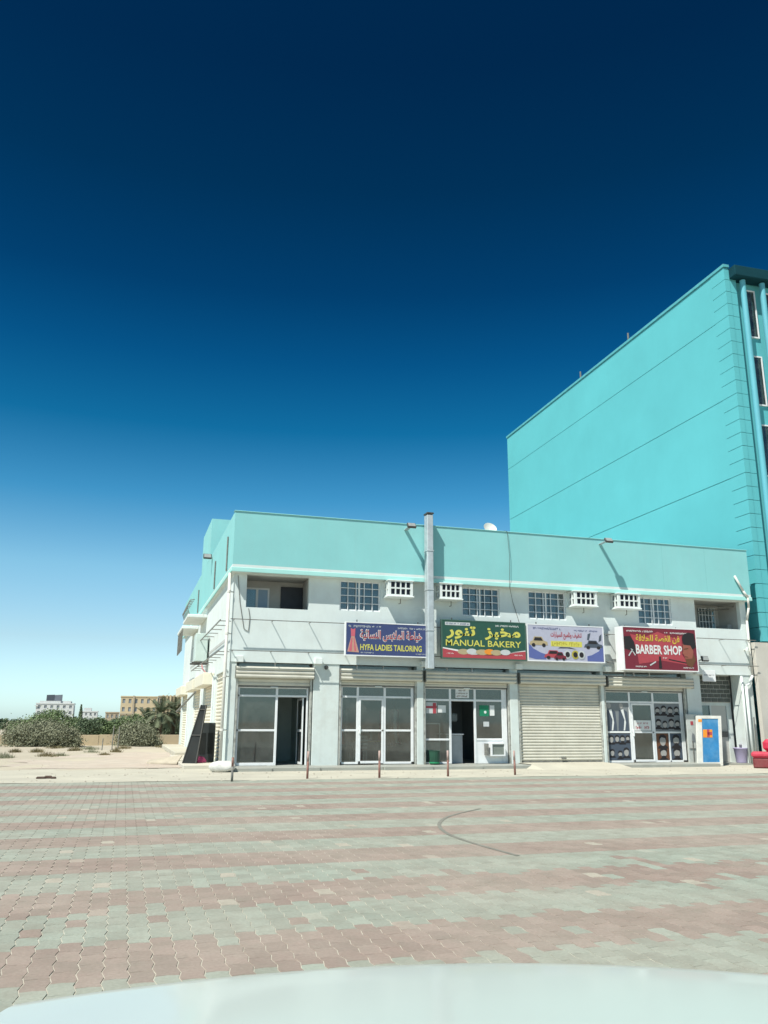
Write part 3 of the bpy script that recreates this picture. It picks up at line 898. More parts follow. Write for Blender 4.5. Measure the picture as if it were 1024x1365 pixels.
# ================================================================== SIGNS
def sign(label, x0, x1, z0, z1, y0, y1, colour, frame=None):
    s = thing('shop_sign', (x0, y1, z0), label, 'sign', 'shop signs along the front rails')
    fr = MB()
    f = .035
    fr.box(x0 - f, x1 + f, y0 + .004, y1, z0 - f, z0).box(x0 - f, x1 + f, y0 + .004, y1, z1, z1 + f).box(x0 - f, x0, y0 + .004, y1, z0, z1).box(x1, x1 + f, y0 + .004, y1, z0, z1)
    fr.build('frame', frame or FRAME, s)
    box(x0, x1, y0 + .012, y1 - .01, z0, z1).build('panel', colour, s)
    for x in (x0 + .4, x1 - .5):
        MB().tube((x, y1 - .02, z1 + f), (x, y1 - .02, z1 + .12), .02).build('fixing', DARKMETAL, s)
    return s, y0 + .008


# tailor: navy board, yellow and pink lettering, a pink dress
s, y = sign('navy tailoring sign with pink gown picture and yellow lettering', 7.0, 10.12, 3.72, 4.80, 27.36, 27.495, INK['navy'])
X, Z, w, h = 7.0, 3.72, 3.12, 1.08
text_into(MB(), 'HYFA LADIES TAILORING', X + .50, X + 2.72, Z + .16, Z + .37, y, .022).build('lettering', INK['yellow'], s)
ar = arabic('خياطة الملابس النسائية')
text_into(MB(), ar, X + .48, X + 2.74, Z + .46, Z + .88, y, .05).build('lettering', INK['white'], s)
text_into(MB(), ar, X + .50, X + 2.72, Z + .48, Z + .86, y - .004, .012).build('lettering', INK['red'], s)
sm = MB(); scribble(sm, X + .08, X + 1.25, Z + .93, Z + 1.0, y); scribble(sm, X + 1.85, X + 2.95, Z + .92, Z + .98, y); scribble(sm, X + .52, X + 1.0, Z + .06, Z + .10, y); scribble(sm, X + 2.5, X + 3.0, Z + .06, Z + .10, y)
sm.build('small_print', INK['pale'], s)
d = MB()
d.poly([(X + .05, Z + .10), (X + .46, Z + .08), (X + .38, Z + .35), (X + .30, Z + .62), (X + .31, Z + .72), (X + .17, Z + .72), (X + .18, Z + .62), (X + .11, Z + .35)], y)
d.build('gown_picture', INK['peach'], s)
d = MB(); d.poly([(X + .17, Z + .62), (X + .31, Z + .62), (X + .32, Z + .9), (X + .26, Z + .86), (X + .22, Z + .86), (X + .16, Z + .9)], y - .002)
d.poly([(X + .1, Z + .12), (X + .2, Z + .12), (X + .22, Z + .58), (X + .19, Z + .58)], y - .002); d.poly([(X + .3, Z + .12), (X + .36, Z + .12), (X + .29, Z + .58), (X + .27, Z + .58)], y - .002)
d.build('gown_bodice', INK['pink'], s)

# bakery: green board, gold lettering, red swoosh and breads
s, y = sign('green bakery sign with gold lettering and red lower corners', 10.50, 13.70, 3.72, 5.02, 27.36, 27.495, INK['green'], flat('dark_green_frame', (.06, .13, .10)))
X, Z, w, h = 10.50, 3.72, 3.2, 1.30
text_into(MB(), arabic('مخبز  تنور'), X + .14, X + 3.02, Z + .66, Z + 1.12, y, .035).build('lettering', INK['yellow'], s)
text_into(MB(), 'MANUAL BAKERY', X + .12, X + 3.04, Z + .42, Z + .64, y, .012).build('lettering', INK['yellow'], s)
MB().poly([(X + .1, Z + 1.14), (X + 1.05, Z + 1.14), (X + 1.05, Z + 1.25), (X + .1, Z + 1.25)], y).build('name_strip', INK['pale'], s)
sm = MB(); scribble(sm, X + .14, X + 1.02, Z + 1.165, Z + 1.225, y - .004); sm.build('small_print', INK['navy'], s)
sm = MB(); scribble(sm, X + 2.05, X + 3.0, Z + 1.15, Z + 1.21, y); scribble(sm, X + .14, X + .42, Z + .13, Z + .17, y - .006); scribble(sm, X + 2.75, X + 3.1, Z + .13, Z + .17, y - .006); sm.build('small_print', INK['white'], s)
MB().poly([(X + .0, Z + .36), (X + .55, Z + .29), (X + 1.1, Z + .17), (X + 2.1, Z + .17), (X + 2.7, Z + .26), (X + 3.2, Z + .33), (X + 3.2, Z + .30), (X + 2.6, Z + .21), (X + 1.1, Z + .12), (X, Z + .32)], y - .001).build('swoosh_edge', INK['white'], s)
MB().poly([(X + .0, Z + .005), (X + 3.2, Z + .005), (X + 3.2, Z + .30), (X + 2.7, Z + .23), (X + 2.1, Z + .12), (X + 1.1, Z + .12), (X + .55, Z + .23), (X, Z + .32)], y - .003).build('swoosh', INK['red'], s)
for i, (cx, rx, k) in enumerate(((.78, .22, 'tan'), (1.1, .2, 'pale'), (1.5, .25, 'tan'), (1.78, .2, 'orange'), (2.05, .22, 'tan'), (2.4, .2, 'pale'))):
    d = MB().ell(X + cx, Z + .22 + .02 * (i % 2), rx, .10, y - .005 - .001 * i); d.build('bread_picture', INK[k], s)

# car cleaning: lilac board with vehicle pictures
s, y = sign('pale lilac car cleaning sign with vehicle pictures and red script', 13.82, 16.92, 3.72, 5.0, 27.36, 27.495, INK['lilac'])
X, Z, w, h = 13.82, 3.72, 3.1, 1.28
text_into(MB(), arabic('تنظيف وتلميع السيارات'), X + .92, X + 2.2, Z + .78, Z + 1.06, y, .03).build('lettering', INK['red'], s)
d = MB(); d.poly([(X + .92, Z + .52), (X + 2.2, Z + .52), (X + 2.2, Z + .72), (X + .92, Z + .72)], y); d.build('yellow_strip', INK['yellow'], s)
sm = MB(); scribble(sm, X + .96, X + 2.16, Z + .55, Z + .69, y - .004); sm.build('small_print', INK['olive'], s)
sm = MB(); scribble(sm, X + .22, X + 1.35, Z + 1.12, Z + 1.2, y); scribble(sm, X + 1.9, X + 2.9, Z + 1.1, Z + 1.16, y); sm.build('small_print', INK['navy'], s)
d = MB(); d.poly([(X + .02, Z + .1), (X + .02, Z + .62), (X + .2, Z + .42), (X + .5, Z + .28), (X + .72, Z + .22), (X + .7, Z + .04), (X + .3, Z + .04)], y)
d.poly([(X + 3.08, Z + .02), (X + 3.08, Z + .62), (X + 2.9, Z + .4), (X + 2.6, Z + .25), (X + 2.4, Z + .2), (X + 2.4, Z + .02)], y); d.build('blue_swoosh', INK['blue'], s)


def car_pic(x, z, sx, sz, k, yy, suv=True):
    body = MB().poly([(x, z + .12 * sz), (x + .06 * sx, z + .42 * sz), (x + .18 * sx, z + .5 * sz), (x + .26 * sx, z + .85 * sz), (x + .68 * sx, z + .85 * sz), (x + .8 * sx, z + .5 * sz), (x + .98 * sx, z + .42 * sz), (x + sx, z + .12 * sz)], yy)
    body.build('vehicle_picture', INK[k], s)
    gl = MB().poly([(x + .24 * sx, z + .5 * sz), (x + .3 * sx, z + .78 * sz), (x + .64 * sx, z + .78 * sz), (x + .74 * sx, z + .5 * sz)], yy - .003)
    gl.ell(x + .22 * sx, z + .12 * sz, .1 * sx, .16 * sz, yy - .003); gl.ell(x + .78 * sx, z + .12 * sz, .1 * sx, .16 * sz, yy - .003)
    gl.build('vehicle_detail', INK['black'], s)


car_pic(X + .05, Z + .5, .74, .42, 'tan', y - .003)
car_pic(X + 2.28, Z + .48, .78, .36, 'steel', y - .003)
MB().poly([(X + 2.42, Z + .8), (X + 2.5, Z + .8), (X + 2.58, Z + 1.06), (X + 2.46, Z + 1.02)], y - .002).poly([(X + 2.9, Z + .74), (X + 3.02, Z + .8), (X + 3.04, Z + 1.04), (X + 2.94, Z + .95)], y - .002).build('open_door_picture', INK['steel'], s)
car_pic(X + .62, Z + .07, .80, .36, 'red', y - .007)
car_pic(X + 1.02, Z + .03, .50, .34, 'crimson', y - .011)
for i, cx in enumerate((1.58, 1.9, 2.15)):
    MB().ell(X + cx, Z + .24, .15, .16, y - .006 - .002 * i).build('wheel_picture', INK['pale' if i % 2 == 0 else 'olive'], s)
    MB().ell(X + cx, Z + .24, .09, .1, y - .013 - .002 * i).build('wheel_hub', INK['black'], s)
MB().poly([(X + 1.2, Z + .46), (X + 1.3, Z + .5), (X + 1.7, Z + .5), (X + 1.95, Z + .44), (X + 1.6, Z + .47)], y - .003).build('shadow_print', INK['black'], s)

# barber: deep box sign, crimson
s, y = sign('dark red barber sign, thick white box with face picture', 17.55, 20.72, 3.47, 5.02, 26.98, 27.495, INK['crimson'])
X, Z, w, h = 17.55, 3.47, 3.17, 1.55
d = MB().poly([(X + .6, Z + .2), (X + .55, Z + .7), (X + .3, Z + 1.3), (X + .9, Z + 1.2), (X + 1.5, Z + 1.42), (X + 2.2, Z + 1.2), (X + 2.55, Z + 1.3), (X + 2.5, Z + .6), (X + 2.8, Z + .2), (X + 1.6, Z + .35)], y + .001)
d.build('red_wash', INK['red'], s)
text_into(MB(), 'BARBER SHOP', X + .50, X + 2.52, Z + .57, Z + .92, y - .006, .03).build('lettering', INK['white'], s)
text_into(MB(), arabic('فن القصة للحلاقة'), X + .52, X + 2.44, Z + .98, Z + 1.30, y - .006, .03).build('lettering', INK['gold'], s)
sm = MB(); scribble(sm, X + .14, X + 1.32, Z + 1.38, Z + 1.45, y - .005); scribble(sm, X + 1.8, X + 2.95, Z + 1.36, Z + 1.42, y - .005); scribble(sm, X + .45, X + .95, Z + .08, Z + .13, y - .005); scribble(sm, X + 2.5, X + 3.0, Z + .08, Z + .13, y - .005); scribble(sm, X + 1.65, X + 1.85, Z + .42, Z + .47, y - .005)
sm.build('small_print', INK['white'], s)
d = MB().poly([(X + 2.55, Z + 1.2), (X + 2.62, Z + 1.36), (X + 2.85, Z + 1.44), (X + 3.1, Z + 1.4), (X + 3.15, Z + .9), (X + 2.98, Z + .8), (X + 2.9, Z + .95), (X + 2.6, Z + .97)], y - .006)
d.poly([(X + .02, Z + .75), (X + .02, Z + 1.2), (X + .3, Z + 1.22), (X + .45, Z + 1.0), (X + .5, Z + .6), (X + .25, Z + .7)], y - .003)
d.build('hair_picture', INK['black'], s)
MB().poly([(X + 2.56, Z + 1.0), (X + 2.95, Z + .98), (X + 3.02, Z + .7), (X + 2.95, Z + .45), (X + 2.72, Z + .38), (X + 2.62, Z + .46), (X + 2.60, Z + .58), (X + 2.53, Z + .64), (X + 2.57, Z + .75)], y - .004).build('face_picture', INK['skin'], s)
MB().poly([(X + 2.6, Z + .82), (X + 2.8, Z + .86), (X + 2.8, Z + .82), (X + 2.6, Z + .78)], y - .009).poly([(X + 2.62, Z + .54), (X + 2.76, Z + .52), (X + 2.76, Z + .5), (X + 2.62, Z + .5)], y - .009).poly([(X + 2.62, Z + .44), (X + 2.95, Z + .46), (X + 3.0, Z + .66), (X + 3.1, Z + .4), (X + 2.9, Z + .1), (X + 2.7, Z + .2)], y - .007).build('face_features', INK['brown'], s)
MB().poly([(X + .16, Z + .5), (X + .35, Z + .74), (X + .38, Z + .72), (X + .2, Z + .48)], y - .006).poly([(X + .45, Z + .5), (X + .28, Z + .75), (X + .3, Z + .76), (X + .48, Z + .53)], y - .006).poly([(X + 1.05, Z + .18), (X + 1.32, Z + .32), (X + 1.34, Z + .28), (X + 1.08, Z + .14)], y - .006).build('scissors_picture', INK['pale'], s)
MB().poly([(X + 1.45, Z + .05), (X + 1.48, Z + .5), (X + 1.56, Z + .5), (X + 1.58, Z + .05)], y - .004).poly([(X + 1.9, Z + .42), (X + 2.7, Z + .3), (X + 2.7, Z + .26), (X + 1.9, Z + .38)], y - .004).build('comb_picture', INK['black'], s)

# ================================================================== THINGS ON THE FRONT
# air-conditioner cages: white cast screens with two rows of arched openings
def cage(label, x0, x1):
    z0, z1, yf, yb = 5.76, 6.36, 27.36, YW - .002
    t = thing('air_conditioner_cage', (x0, yb, z0), label, 'air conditioner cage', 'white air conditioner cages on the upper wall')
    n = 4
    hs = []
    for r in range(2):
        za = z0 + .10 + r * .245
        for i in range(n):
            wx = (x1 - x0 - .14) / n
            hs.append((x0 + .07 + i * wx + .022, x0 + .07 + (i + 1) * wx - .022, za, za + .195))
    MB().wall_xz(x0, x1, z0 + .05, z1 - .03, yf, .045, hs).build('front_screen', WHITE_TRIM, t)
    for xx in (x0, x1 - .045):
        hs = []
        for r in range(2):
            za = z0 + .10 + r * .245
            for i in range(2): hs.append((yf + .10 + i * .2, yf + .22 + i * .2, za, za + .19))
        MB().wall_yz(yf + .046, yb, z0 + .05, z1 - .03, xx, .045, hs).build('side_screen', WHITE_TRIM, t)
    MB().cbox(x0 - .04, x1 + .04, yf - .04, yb, z0, z0 + .05, .012).build('base_ledge', WHITE_TRIM, t)
    MB().cbox(x0 - .04, x1 + .04, yf - .04, yb, z1 - .03, z1, .01).build('top_ledge', WHITE_TRIM, t)
    box(x0 + .12, x1 - .1, yf + .10, yb - .001, z0 + .06, z1 - .06).build('cooling_unit', mat('dark_cooling_fins', (.025, .035, .06), .6, .3, 20), t)
    MB().path([(x0 + .55, yb - .2, z0), (x0 + .55, yb - .2, z0 - .17), (x0 + .48, yb - .2, z0 - .19)], .014).build('drain_hose', RAIL, t)


cage('white screened air conditioner cage between a grilled window and the grey duct', 8.50, 9.40)
cage('white screened air conditioner cage touching the grey duct on its window side', 10.42, 11.26)
cage('white screened air conditioner cage above the pale lilac sign', 15.82, 16.76)
cage('white screened air conditioner cage above the dark red sign', 17.68, 18.64)

# flue duct
t = thing('flue_duct', (9.98, 27.3, 3.3), 'tall grey sheet metal duct rising up the front past the parapet', 'duct')
zs = [3.30, 4.62, 6.05, 7.45, 8.78]
for a, c in zip(zs, zs[1:]):
    MB().cbox(9.87, 10.10, 27.12, 27.47, a + .004, c - .004, .02).build('duct_section', METAL, t)
for z in zs[1:-1]:
    MB().cbox(9.857, 10.113, 27.105, 27.485, z - .02, z + .02, .006).build('flange', METAL, t)
MB().cbox(9.85, 10.12, 27.10, 27.49, 8.80, 8.86, .015).build('cap', DARKMETAL, t)
for z in (4.4, 8.2): box(9.94, 10.0, 27.47, 27.56 if z > 6 else YW + .001, z, z + .05).build('bracket', RAIL, t)


def flood(label, root, head, tilt=35, big=1.0):
    t = thing('flood_light', root, label, 'flood light', 'flood lights fixed to the building')
    rv, hv = Vector(root), Vector(head)
    sd_ = Vector((.07, 0, 0)) if abs(hv.y - rv.y) > .3 else Vector((0, .05, 0))
    pl_ = MB().add([rv - sd_, rv + sd_, hv + sd_, hv - sd_] + [q + Vector((0, 0, .02)) for q in (rv - sd_, rv + sd_, hv + sd_, hv - sd_)], [(3, 2, 1, 0), (4, 5, 6, 7), (0, 1, 5, 4), (1, 2, 6, 5), (2, 3, 7, 6), (3, 0, 4, 7)])
    pl_.build('arm', METAL, t)
    hx, hy, hz = head
    a = R(tilt)
    hb = MB().cbox(-.16 * big, .16 * big, -.045, .045, -.11 * big, .11 * big, .015)
    M_ = Matrix.Translation(Vector(head)) @ Matrix.Rotation(-a, 4, 'X')
    hb.v = [tuple(M_ @ Vector(p)) for p in hb.v]
    hb.build('lamp_head', DARKMETAL, t)
    gl = MB().box(-.13 * big, .13 * big, -.052, -.046, -.085 * big, .085 * big)
    gl.v = [tuple(M_ @ Vector(p)) for p in gl.v]
    gl.build('lamp_glass', LAMP_GLASS, t)


flood('flood light on a long arm beside the grey duct at the parapet top', (9.2, 27.55, 8.22), (9.2, 26.92, 8.26), 40)
flood('flood light on a parapet arm far from the duct, above the lilac sign', (17.14, 27.55, 8.24), (17.14, 26.92, 8.28), 40)
flood('small flood light beside the dark red sign at the entrance', (21.3, YW, 3.86), (21.42, 27.45, 3.98), 20, .95)
flood('flood light at the foot of the stair tower on the side parapet', (3.08, 35.6, 8.3), (2.86, 35.2, 8.3), 30, 1.1)

t = thing('satellite_dish', (13.1, 28.9, 8.4), 'small pale satellite dish showing over the parapet', 'satellite dish')
MB().tube((13.1, 28.9, 6.62), (13.1, 28.9, 8.75), .03).build('mast', RAIL, t)
ds = MB().lathe(0, 0, [(.001, -.09), (.12, -.075), (.22, -.03), (.27, 0)], 18, False)
M_ = Matrix.Translation((13.08, 28.78, 8.88)) @ Matrix.Rotation(R(60), 4, 'X')
ds.v = [tuple(M_ @ Vector(p)) for p in ds.v]
ds.build('dish', PIPE, t, smooth=True)

cb = MB().path([(13.1, 27.6, 8.51), (13.18, 27.49, 8.46), (13.25, 27.49, 7.5), (13.2, 27.48, 6.4), (13.3, 27.6, 6.2), (13.5, 27.88, 5.9), (13.75, 27.88, 5.1)], .008)
tag(cb.build('cable', DARKMETAL), 'thin dark aerial cable hanging from the dish over the parapet', 'cable')
cb = MB().path([(3.32, 27.88, 6.3), (3.42, 27.88, 5.4), (3.6, 27.88, 4.5), (3.75, 27.88, 4.42), (3.78, 27.88, 4.9), (3.72, 27.88, 5.2)], .010)
tag(cb.build('cable', RAIL), 'loose cable looping down the wall beneath the open balcony', 'cable')

t = thing('drainpipe', (3.0, 27.82, 0), 'cream drainpipe down the corner beside the empty shop', 'drainpipe')
MB().tube((3.04, 27.83, 0), (3.04, 27.83, 6.36), .055, 10).build('pipe', PIPE, t, smooth=True)
for z in (1.2, 2.9, 4.3, 5.7): MB().tube((3.04, 27.83, z), (3.04, 27.83, z + .07), .068, 10).tube((3.04, 27.83, z + .03), (3.21, 27.95, z + .03), .02).build('collar', PIPE, t)
t = thing('drainpipe', (23.8, 27.7, 0), 'bent white drainpipes bundled on the corner by the stair entrance', 'drainpipe')
MB().path([(23.2, 27.46, 7.35), (23.55, 27.46, 6.75), (23.75, 27.46, 6.5), (23.86, 27.6, 6.1), (23.86, 27.78, 5.6), (23.86, 27.78, 3.4)], .045, 8).build('pipe', PIPE, t, smooth=True)
MB().path([(23.86, 27.78, 3.4), (23.7, 27.8, 3.1), (23.52, 27.8, 3.0), (23.52, 27.8, .02)], .055, 8).build('pipe', WHITE_TRIM, t, smooth=True)
MB().path([(23.36, 27.82, 3.38), (23.36, 27.82, .05)], .04, 8).build('pipe', WHITE_TRIM, t, smooth=True)
MB().path([(23.74, 27.8, 1.8), (23.70, 27.8, .02)], .025, 6).build('pipe', RAIL, t)

t = thing('security_camera', (23.7, YW, 4.4), 'white bullet camera on the end wall above the entrance', 'camera')
MB().tube((23.7, YW, 4.42), (23.62, 27.7, 4.42), .03).build('bracket', PIPE, t)
MB().tube((23.72, 27.75, 4.46), (23.42, 27.45, 4.40), .06, 10).build('housing', WHITE_TRIM, t)

t = thing('notice_plate', (21.55, 27.86, 3.2), 'small white hanging plate with a line of print over the entrance', 'sign')
MB().cbox(21.55, 22.16, 27.84, 27.87, 3.14, 3.58, .006).build('plate', FRAME, t)
sm = MB(); scribble(sm, 21.62, 22.10, 3.36, 3.41, 27.834); sm.build('small_print', INK['grey'], t)

bell = MB().lathe(6.45, 0, [(.001, 0), (.06, .01), (.075, .05), (.07, .09)], 12)
bell.v = [(p[0], 27.92 - p[2], 3.30 + p[1]) for p in bell.v]
tag(bell.build('wall_bell', DARKMETAL), 'small dark round bell on the wide white pillar', 'bell')

# ---------------------------------------------------------------- window prints and shop contents
def head(mb_skin, mb_hair, cx, cz, r, y):
    tw = rnd.uniform(-.25, .25) * r
    mb_hair.poly([(cx - r * 1.15, cz - r * 1.45), (cx + r * 1.15, cz - r * 1.45), (cx + r * .9, cz - r * 1.0), (cx + r * .35, cz - r * .75), (cx - r * .35, cz - r * .75), (cx - r * .95, cz - r * 1.05)], y - .001, .001)
    mb_skin.ell(cx, cz - r * .05, r * .66, r * .92, y - .003, 16, .002)
    mb_hair.poly([(cx - r * .76, cz + r * .05), (cx - r * .82, cz + r * .55), (cx - r * .45, cz + r * 1.05), (cx + r * .25, cz + r * 1.15), (cx + r * .78, cz + r * .75), (cx + r * .76, cz + r * .05), (cx + r * .56, cz + r * .45), (cx + tw, cz + r * .62), (cx - r * .5, cz + r * .42)], y - .005, .001)
    if rnd.random() < .6:
        mb_hair.poly([(cx - r * .62, cz - r * .2), (cx - r * .4, cz - r * .5), (cx, cz - r * .42), (cx + r * .4, cz - r * .5), (cx + r * .62, cz - r * .2), (cx + r * .45, cz - r * .85), (cx, cz - r * 1.02), (cx - r * .45, cz - r * .85)], y - .005, .001)


def poster(label, x0, x1, z0, z1, heads, base='grey', suits=0):
    y = YS - .016
    t = thing('window_poster', (x0, y, z0), label, 'poster', 'printed window films of the barber shop')
    box(x0, x1, y, y + .004, z0, z1).build('sheet', INK[base], t)
    a, c, d = MB(), MB(), MB()
    for (u, v, r) in heads:
        head(a, c, x0 + u * (x1 - x0), z0 + v * (z1 - z0), r, y - .005)
    if suits:
        for u in (.12, .66):
            cx = x0 + u * (x1 - x0)
            a.ell(cx, z0 + .90 * (z1 - z0), .085, .10, y - .005)
            d.poly([(cx - .02, z0 + .75 * (z1 - z0)), (cx + .1, z0 + .78 * (z1 - z0)), (cx + .18, z0 + .3 * (z1 - z0)), (cx + .12, z0 + .02), (cx + .06, z0 + .02), (cx + .12, z0 + .4 * (z1 - z0))], y - .005)
            c.poly([(cx - .16, z0), (cx + .3, z0), (cx + .26, z0 + .68 * (z1 - z0)), (cx + .1, z0 + .78 * (z1 - z0)), (cx - .1, z0 + .74 * (z1 - z0))], y - .003)
    if a.v: a.build('face_prints', flat('print_faces', (.36, .35, .33)), t)
    if c.v: c.build('hair_prints', INK['black' if not suits else 'steel'], t)
    if d.v: d.build('shirt_prints', INK['white'], t)
    return t


poster('grey print of standing figures in suits on the barber window', 17.33, 18.28, 1.245, 2.27, [], 'grey', 1)
poster('print of several small male portraits on the low barber window', 17.33, 18.28, .19, 1.16, [(.14, .78, .13), (.40, .80, .12), (.64, .78, .13), (.88, .80, .11), (.15, .28, .12), (.78, .3, .15), (.5, .22, .12)], 'steel')
poster('print of eight haircuts in two rows beside the barber door', 19.41, 20.53, 1.245, 2.27, [(.12, .74, .13), (.37, .77, .15), (.63, .73, .15), (.88, .76, .13), (.13, .28, .15), (.38, .24, .13), (.64, .29, .15), (.88, .25, .14)], 'grey')
poster('pair of brownish portrait prints low beside the barber door', 19.42, 19.95, .19, 1.16, [(.5, .73, .2), (.5, .25, .2)], 'brown')
poster('pair of grey portrait prints low beside the barber corner post', 20.03, 20.53, .19, 1.16, [(.5, .73, .2), (.5, .25, .2)], 'steel')
t = thing('door_notice', (18.5, YS - .02, 1.26), 'white notice with red lettering on the barber shop door', 'notice')
box(18.47, 19.22, YS - .030, YS - .024, 1.26, 1.64).build('sheet', INK['white'], t)
sm = MB(); scribble(sm, 18.6, 19.1, 1.50, 1.56, YS - .036); scribble(sm, 18.54, 19.16, 1.32, 1.43, YS - .036); sm.build('small_print', INK['red'], t)

t = thing('window_notice', (11.2, YS - .02, 2.36), 'white paper sign above the open bakery doorway', 'notice')
box(11.24, 11.76, YS - .024, YS - .018, 2.36, 2.70).build('sheet', INK['white'], t)
sm = MB(); scribble(sm, 11.36, 11.64, 2.60, 2.65, YS - .03); scribble(sm, 11.28, 11.72, 2.50, 2.55, YS - .03); scribble(sm, 11.28, 11.72, 2.39, 2.45, YS - .03); sm.build('small_print', INK['brown'], t)
t = thing('window_notice', (10.2, YS - .02, 1.9), 'red and grey sticker on the bakery side pane', 'notice')
box(10.13, 10.52, YS - .014, YS - .008, 1.82, 2.20).build('sheet', INK['pale'], t)
MB().box(10.13, 10.52, YS - .020, YS - .016, 2.0, 2.07).box(10.38, 10.50, YS - .022, YS - .017, 1.82, 2.18).build('red_marks', INK['red'], t)
tag(box(10.57, 10.87, YS - .014, YS - .008, 1.85, 2.10).build('window_notice', INK['white']), 'plain white sheet beside the red sticker on the bakery pane', 'notice')
t = thing('window_notice', (12.2, YS - .02, 1.75), 'green poster with small white mark on the bakery window', 'notice')
box(12.16, 12.52, YS - .014, YS - .008, 1.74, 2.12).build('sheet', flat('print_emerald', (.01, .20, .10)), t)
MB().ell(12.38, 1.88, .05, .05, YS - .018).build('white_mark', INK['white'], t)
tag(box(12.56, 12.74, YS - .014, YS - .008, 1.76, 2.12).build('window_notice', INK['white']), 'narrow white sheet next to the green bakery poster', 'notice')
tag(box(12.30, 12.52, YS - .014, YS - .008, 1.38, 1.55).build('window_notice', INK['pale']), 'small pale card low on the bakery window', 'notice')

t = thing('air_conditioner', (12.45, YS, .35), 'window air conditioner set into the white bakery front panel', 'air conditioner')
MB().wall_xz(12.46, 13.0, .38, .82, 27.80, .30, [(12.50, 12.96, .42, .78)]).build('casing', FRAME, t)
box(12.50, 12.96, 27.84, 28.05, .42, .78).build('grille', mat('grey_fins', (.22, .25, .22), .6, .2, 30), t)
MB().box(12.30, 12.38, 27.85, 28.06, .40, .80).build('side_louvre', RAIL, t)

t = thing('counter', (11.1, 28.8, .1), 'grey metal counter just inside the bakery doorway', 'counter')
MB().cbox(11.02, 11.66, 28.5, 29.3, .1, 1.08, .015).build('cabinet', mat('brushed_grey', (.42, .45, .46), .5, .08, 4), t)
MB().cbox(10.98, 11.70, 28.46, 29.34, 1.085, 1.13, .01).build('top', FRAME, t)
t = thing('display_case', (10.1, 28.4, .1), 'glass display case behind the bakery side pane', 'display case')
MB().cbox(10.14, 10.75, 28.35, 29.0, .1, .85, .01).build('cabinet', mat('case_grey', (.34, .38, .36), .5, .08, 4), t)
MB().box(10.14, 10.17, 28.35, 28.38, .85, 1.45).box(10.72, 10.75, 28.35, 28.38, .85, 1.45).box(10.14, 10.75, 28.35, 28.38, 1.45, 1.49).build('frame', FRAME, t)
t = thing('dough_mixer', (11.8, 29.6, .1), 'grey dough mixer standing in the bakery', 'mixer')
MB().lathe(11.75, 29.6, [(.16, .1), (.2, .2), (.12, .5), (.12, .7), (.3, .8), (.34, 1.1), (.33, 1.12)], 14).build('bowl', mat('mixer_steel', (.4, .43, .44), .4, .1, 5), t)
MB().cbox(11.45, 11.75, 29.9, 30.2, .1, 1.75, .03).cbox(11.45, 11.85, 29.4, 30.2, 1.55, 1.85, .05).build('motor_head', mat('mixer_paint', (.38, .42, .42), .5, .1, 5), t)
t = thing('crate', (10.2, 27.75, .11), 'dark green plastic bin standing before the bakery pane', 'bin')
MB().lathe(10.32, 27.80, [(.15, .112), (.17, .18), (.19, .55), (.20, .56), (.19, .57)], 14).build('tub', mat('dark_green_plastic', (.018, .075, .045), .5, .2, 6), t)
MB().lathe(10.32, 27.80, [(.172, .14), (.186, .16), (.182, .2)], 14, False).build('band', mat('bright_green_band', (.02, .24, .1), .5, .1, 6), t)

for i, (x, k, ln) in enumerate(((7.2, 'pink', 1.2), (7.42, 'grey', 1.3), (8.85, 'pink', 1.1), (9.05, 'brown', 1.25), (9.25, 'pale', 1.15), (9.42, 'crimson', 1.2))):
    t = thing('hanging_gown', (x, 28.75, 1.9), ['rose gown hanging behind the narrow tailor pane', 'grey gown hanging next to the rose one in the tailor shop', 'pink gown hanging behind the wide tailor pane', 'brown gown hanging beside the pink gown', 'pale gown hanging between brown and crimson gowns', 'crimson gown hanging near the tailor corner post'][i], 'gown', 'gowns hanging in the tailor shop')
    d = MB()
    prof = [(.03, 1.95), (.09, 1.88), (.085, 1.6), (.07, 1.5), (.10, 1.2), (.14, .9), (.16, 1.95 - ln)]
    n = 14
    for r_, z in prof:
        for q in range(n):
            a = 2 * math.pi * q / n
            rr = r_ * (1 + .18 * math.sin(q * 2.6 + z * 3) * (1.95 - z))
            d.v.append((x + rr * math.cos(a), 28.75 + (i % 3) * .25 + rr * .6 * math.sin(a), z))
    for k2 in range(len(prof) - 1):
        for q in range(n):
            d.f.append((k2 * n + (q + 1) % n, k2 * n + q, (k2 + 1) * n + q, (k2 + 1) * n + (q + 1) % n))
    d.build('dress', INK[k], t, smooth=True)
    MB().tube((x, 28.75 + (i % 3) * .25, 1.93), (x, 28.75 + (i % 3) * .25, 2.2), .008).build('hanger', RAIL, t)
t = thing('sewing_table', (8.1, 29.2, .1), 'sewing table with machine inside the tailor shop', 'table')
MB().cbox(7.75, 8.75, 29.0, 29.6, .82, .87, .01).build('table_top', INK['tan'], t)
for x, yv in ((7.8, 29.05), (8.7, 29.05), (7.8, 29.55), (8.7, 29.55)): box(x - .02, x + .02, yv - .02, yv + .02, .1, .82).build('leg', RAIL, t)
MB().cbox(8.05, 8.5, 29.2, 29.35, .87, .95, .01).cbox(8.4, 8.5, 29.2, 29.35, .95, 1.15, .01).cbox(8.05, 8.5, 29.2, 29.35, 1.15, 1.25, .02).build('machine', INK['pale'], t)
t = thing('plastic_chair', (7.95, 28.65, .1), 'grey slatted chair just inside the tailor door', 'chair')
MB().cbox(7.72, 8.12, 28.5, 28.9, .52, .56, .01).build('seat', INK['pale'], t)
for x, yv in ((7.75, 28.53), (8.09, 28.53), (7.75, 28.87), (8.09, 28.87)): box(x - .02, x + .02, yv - .02, yv + .02, .1, .52).build('leg', INK['pale'], t)
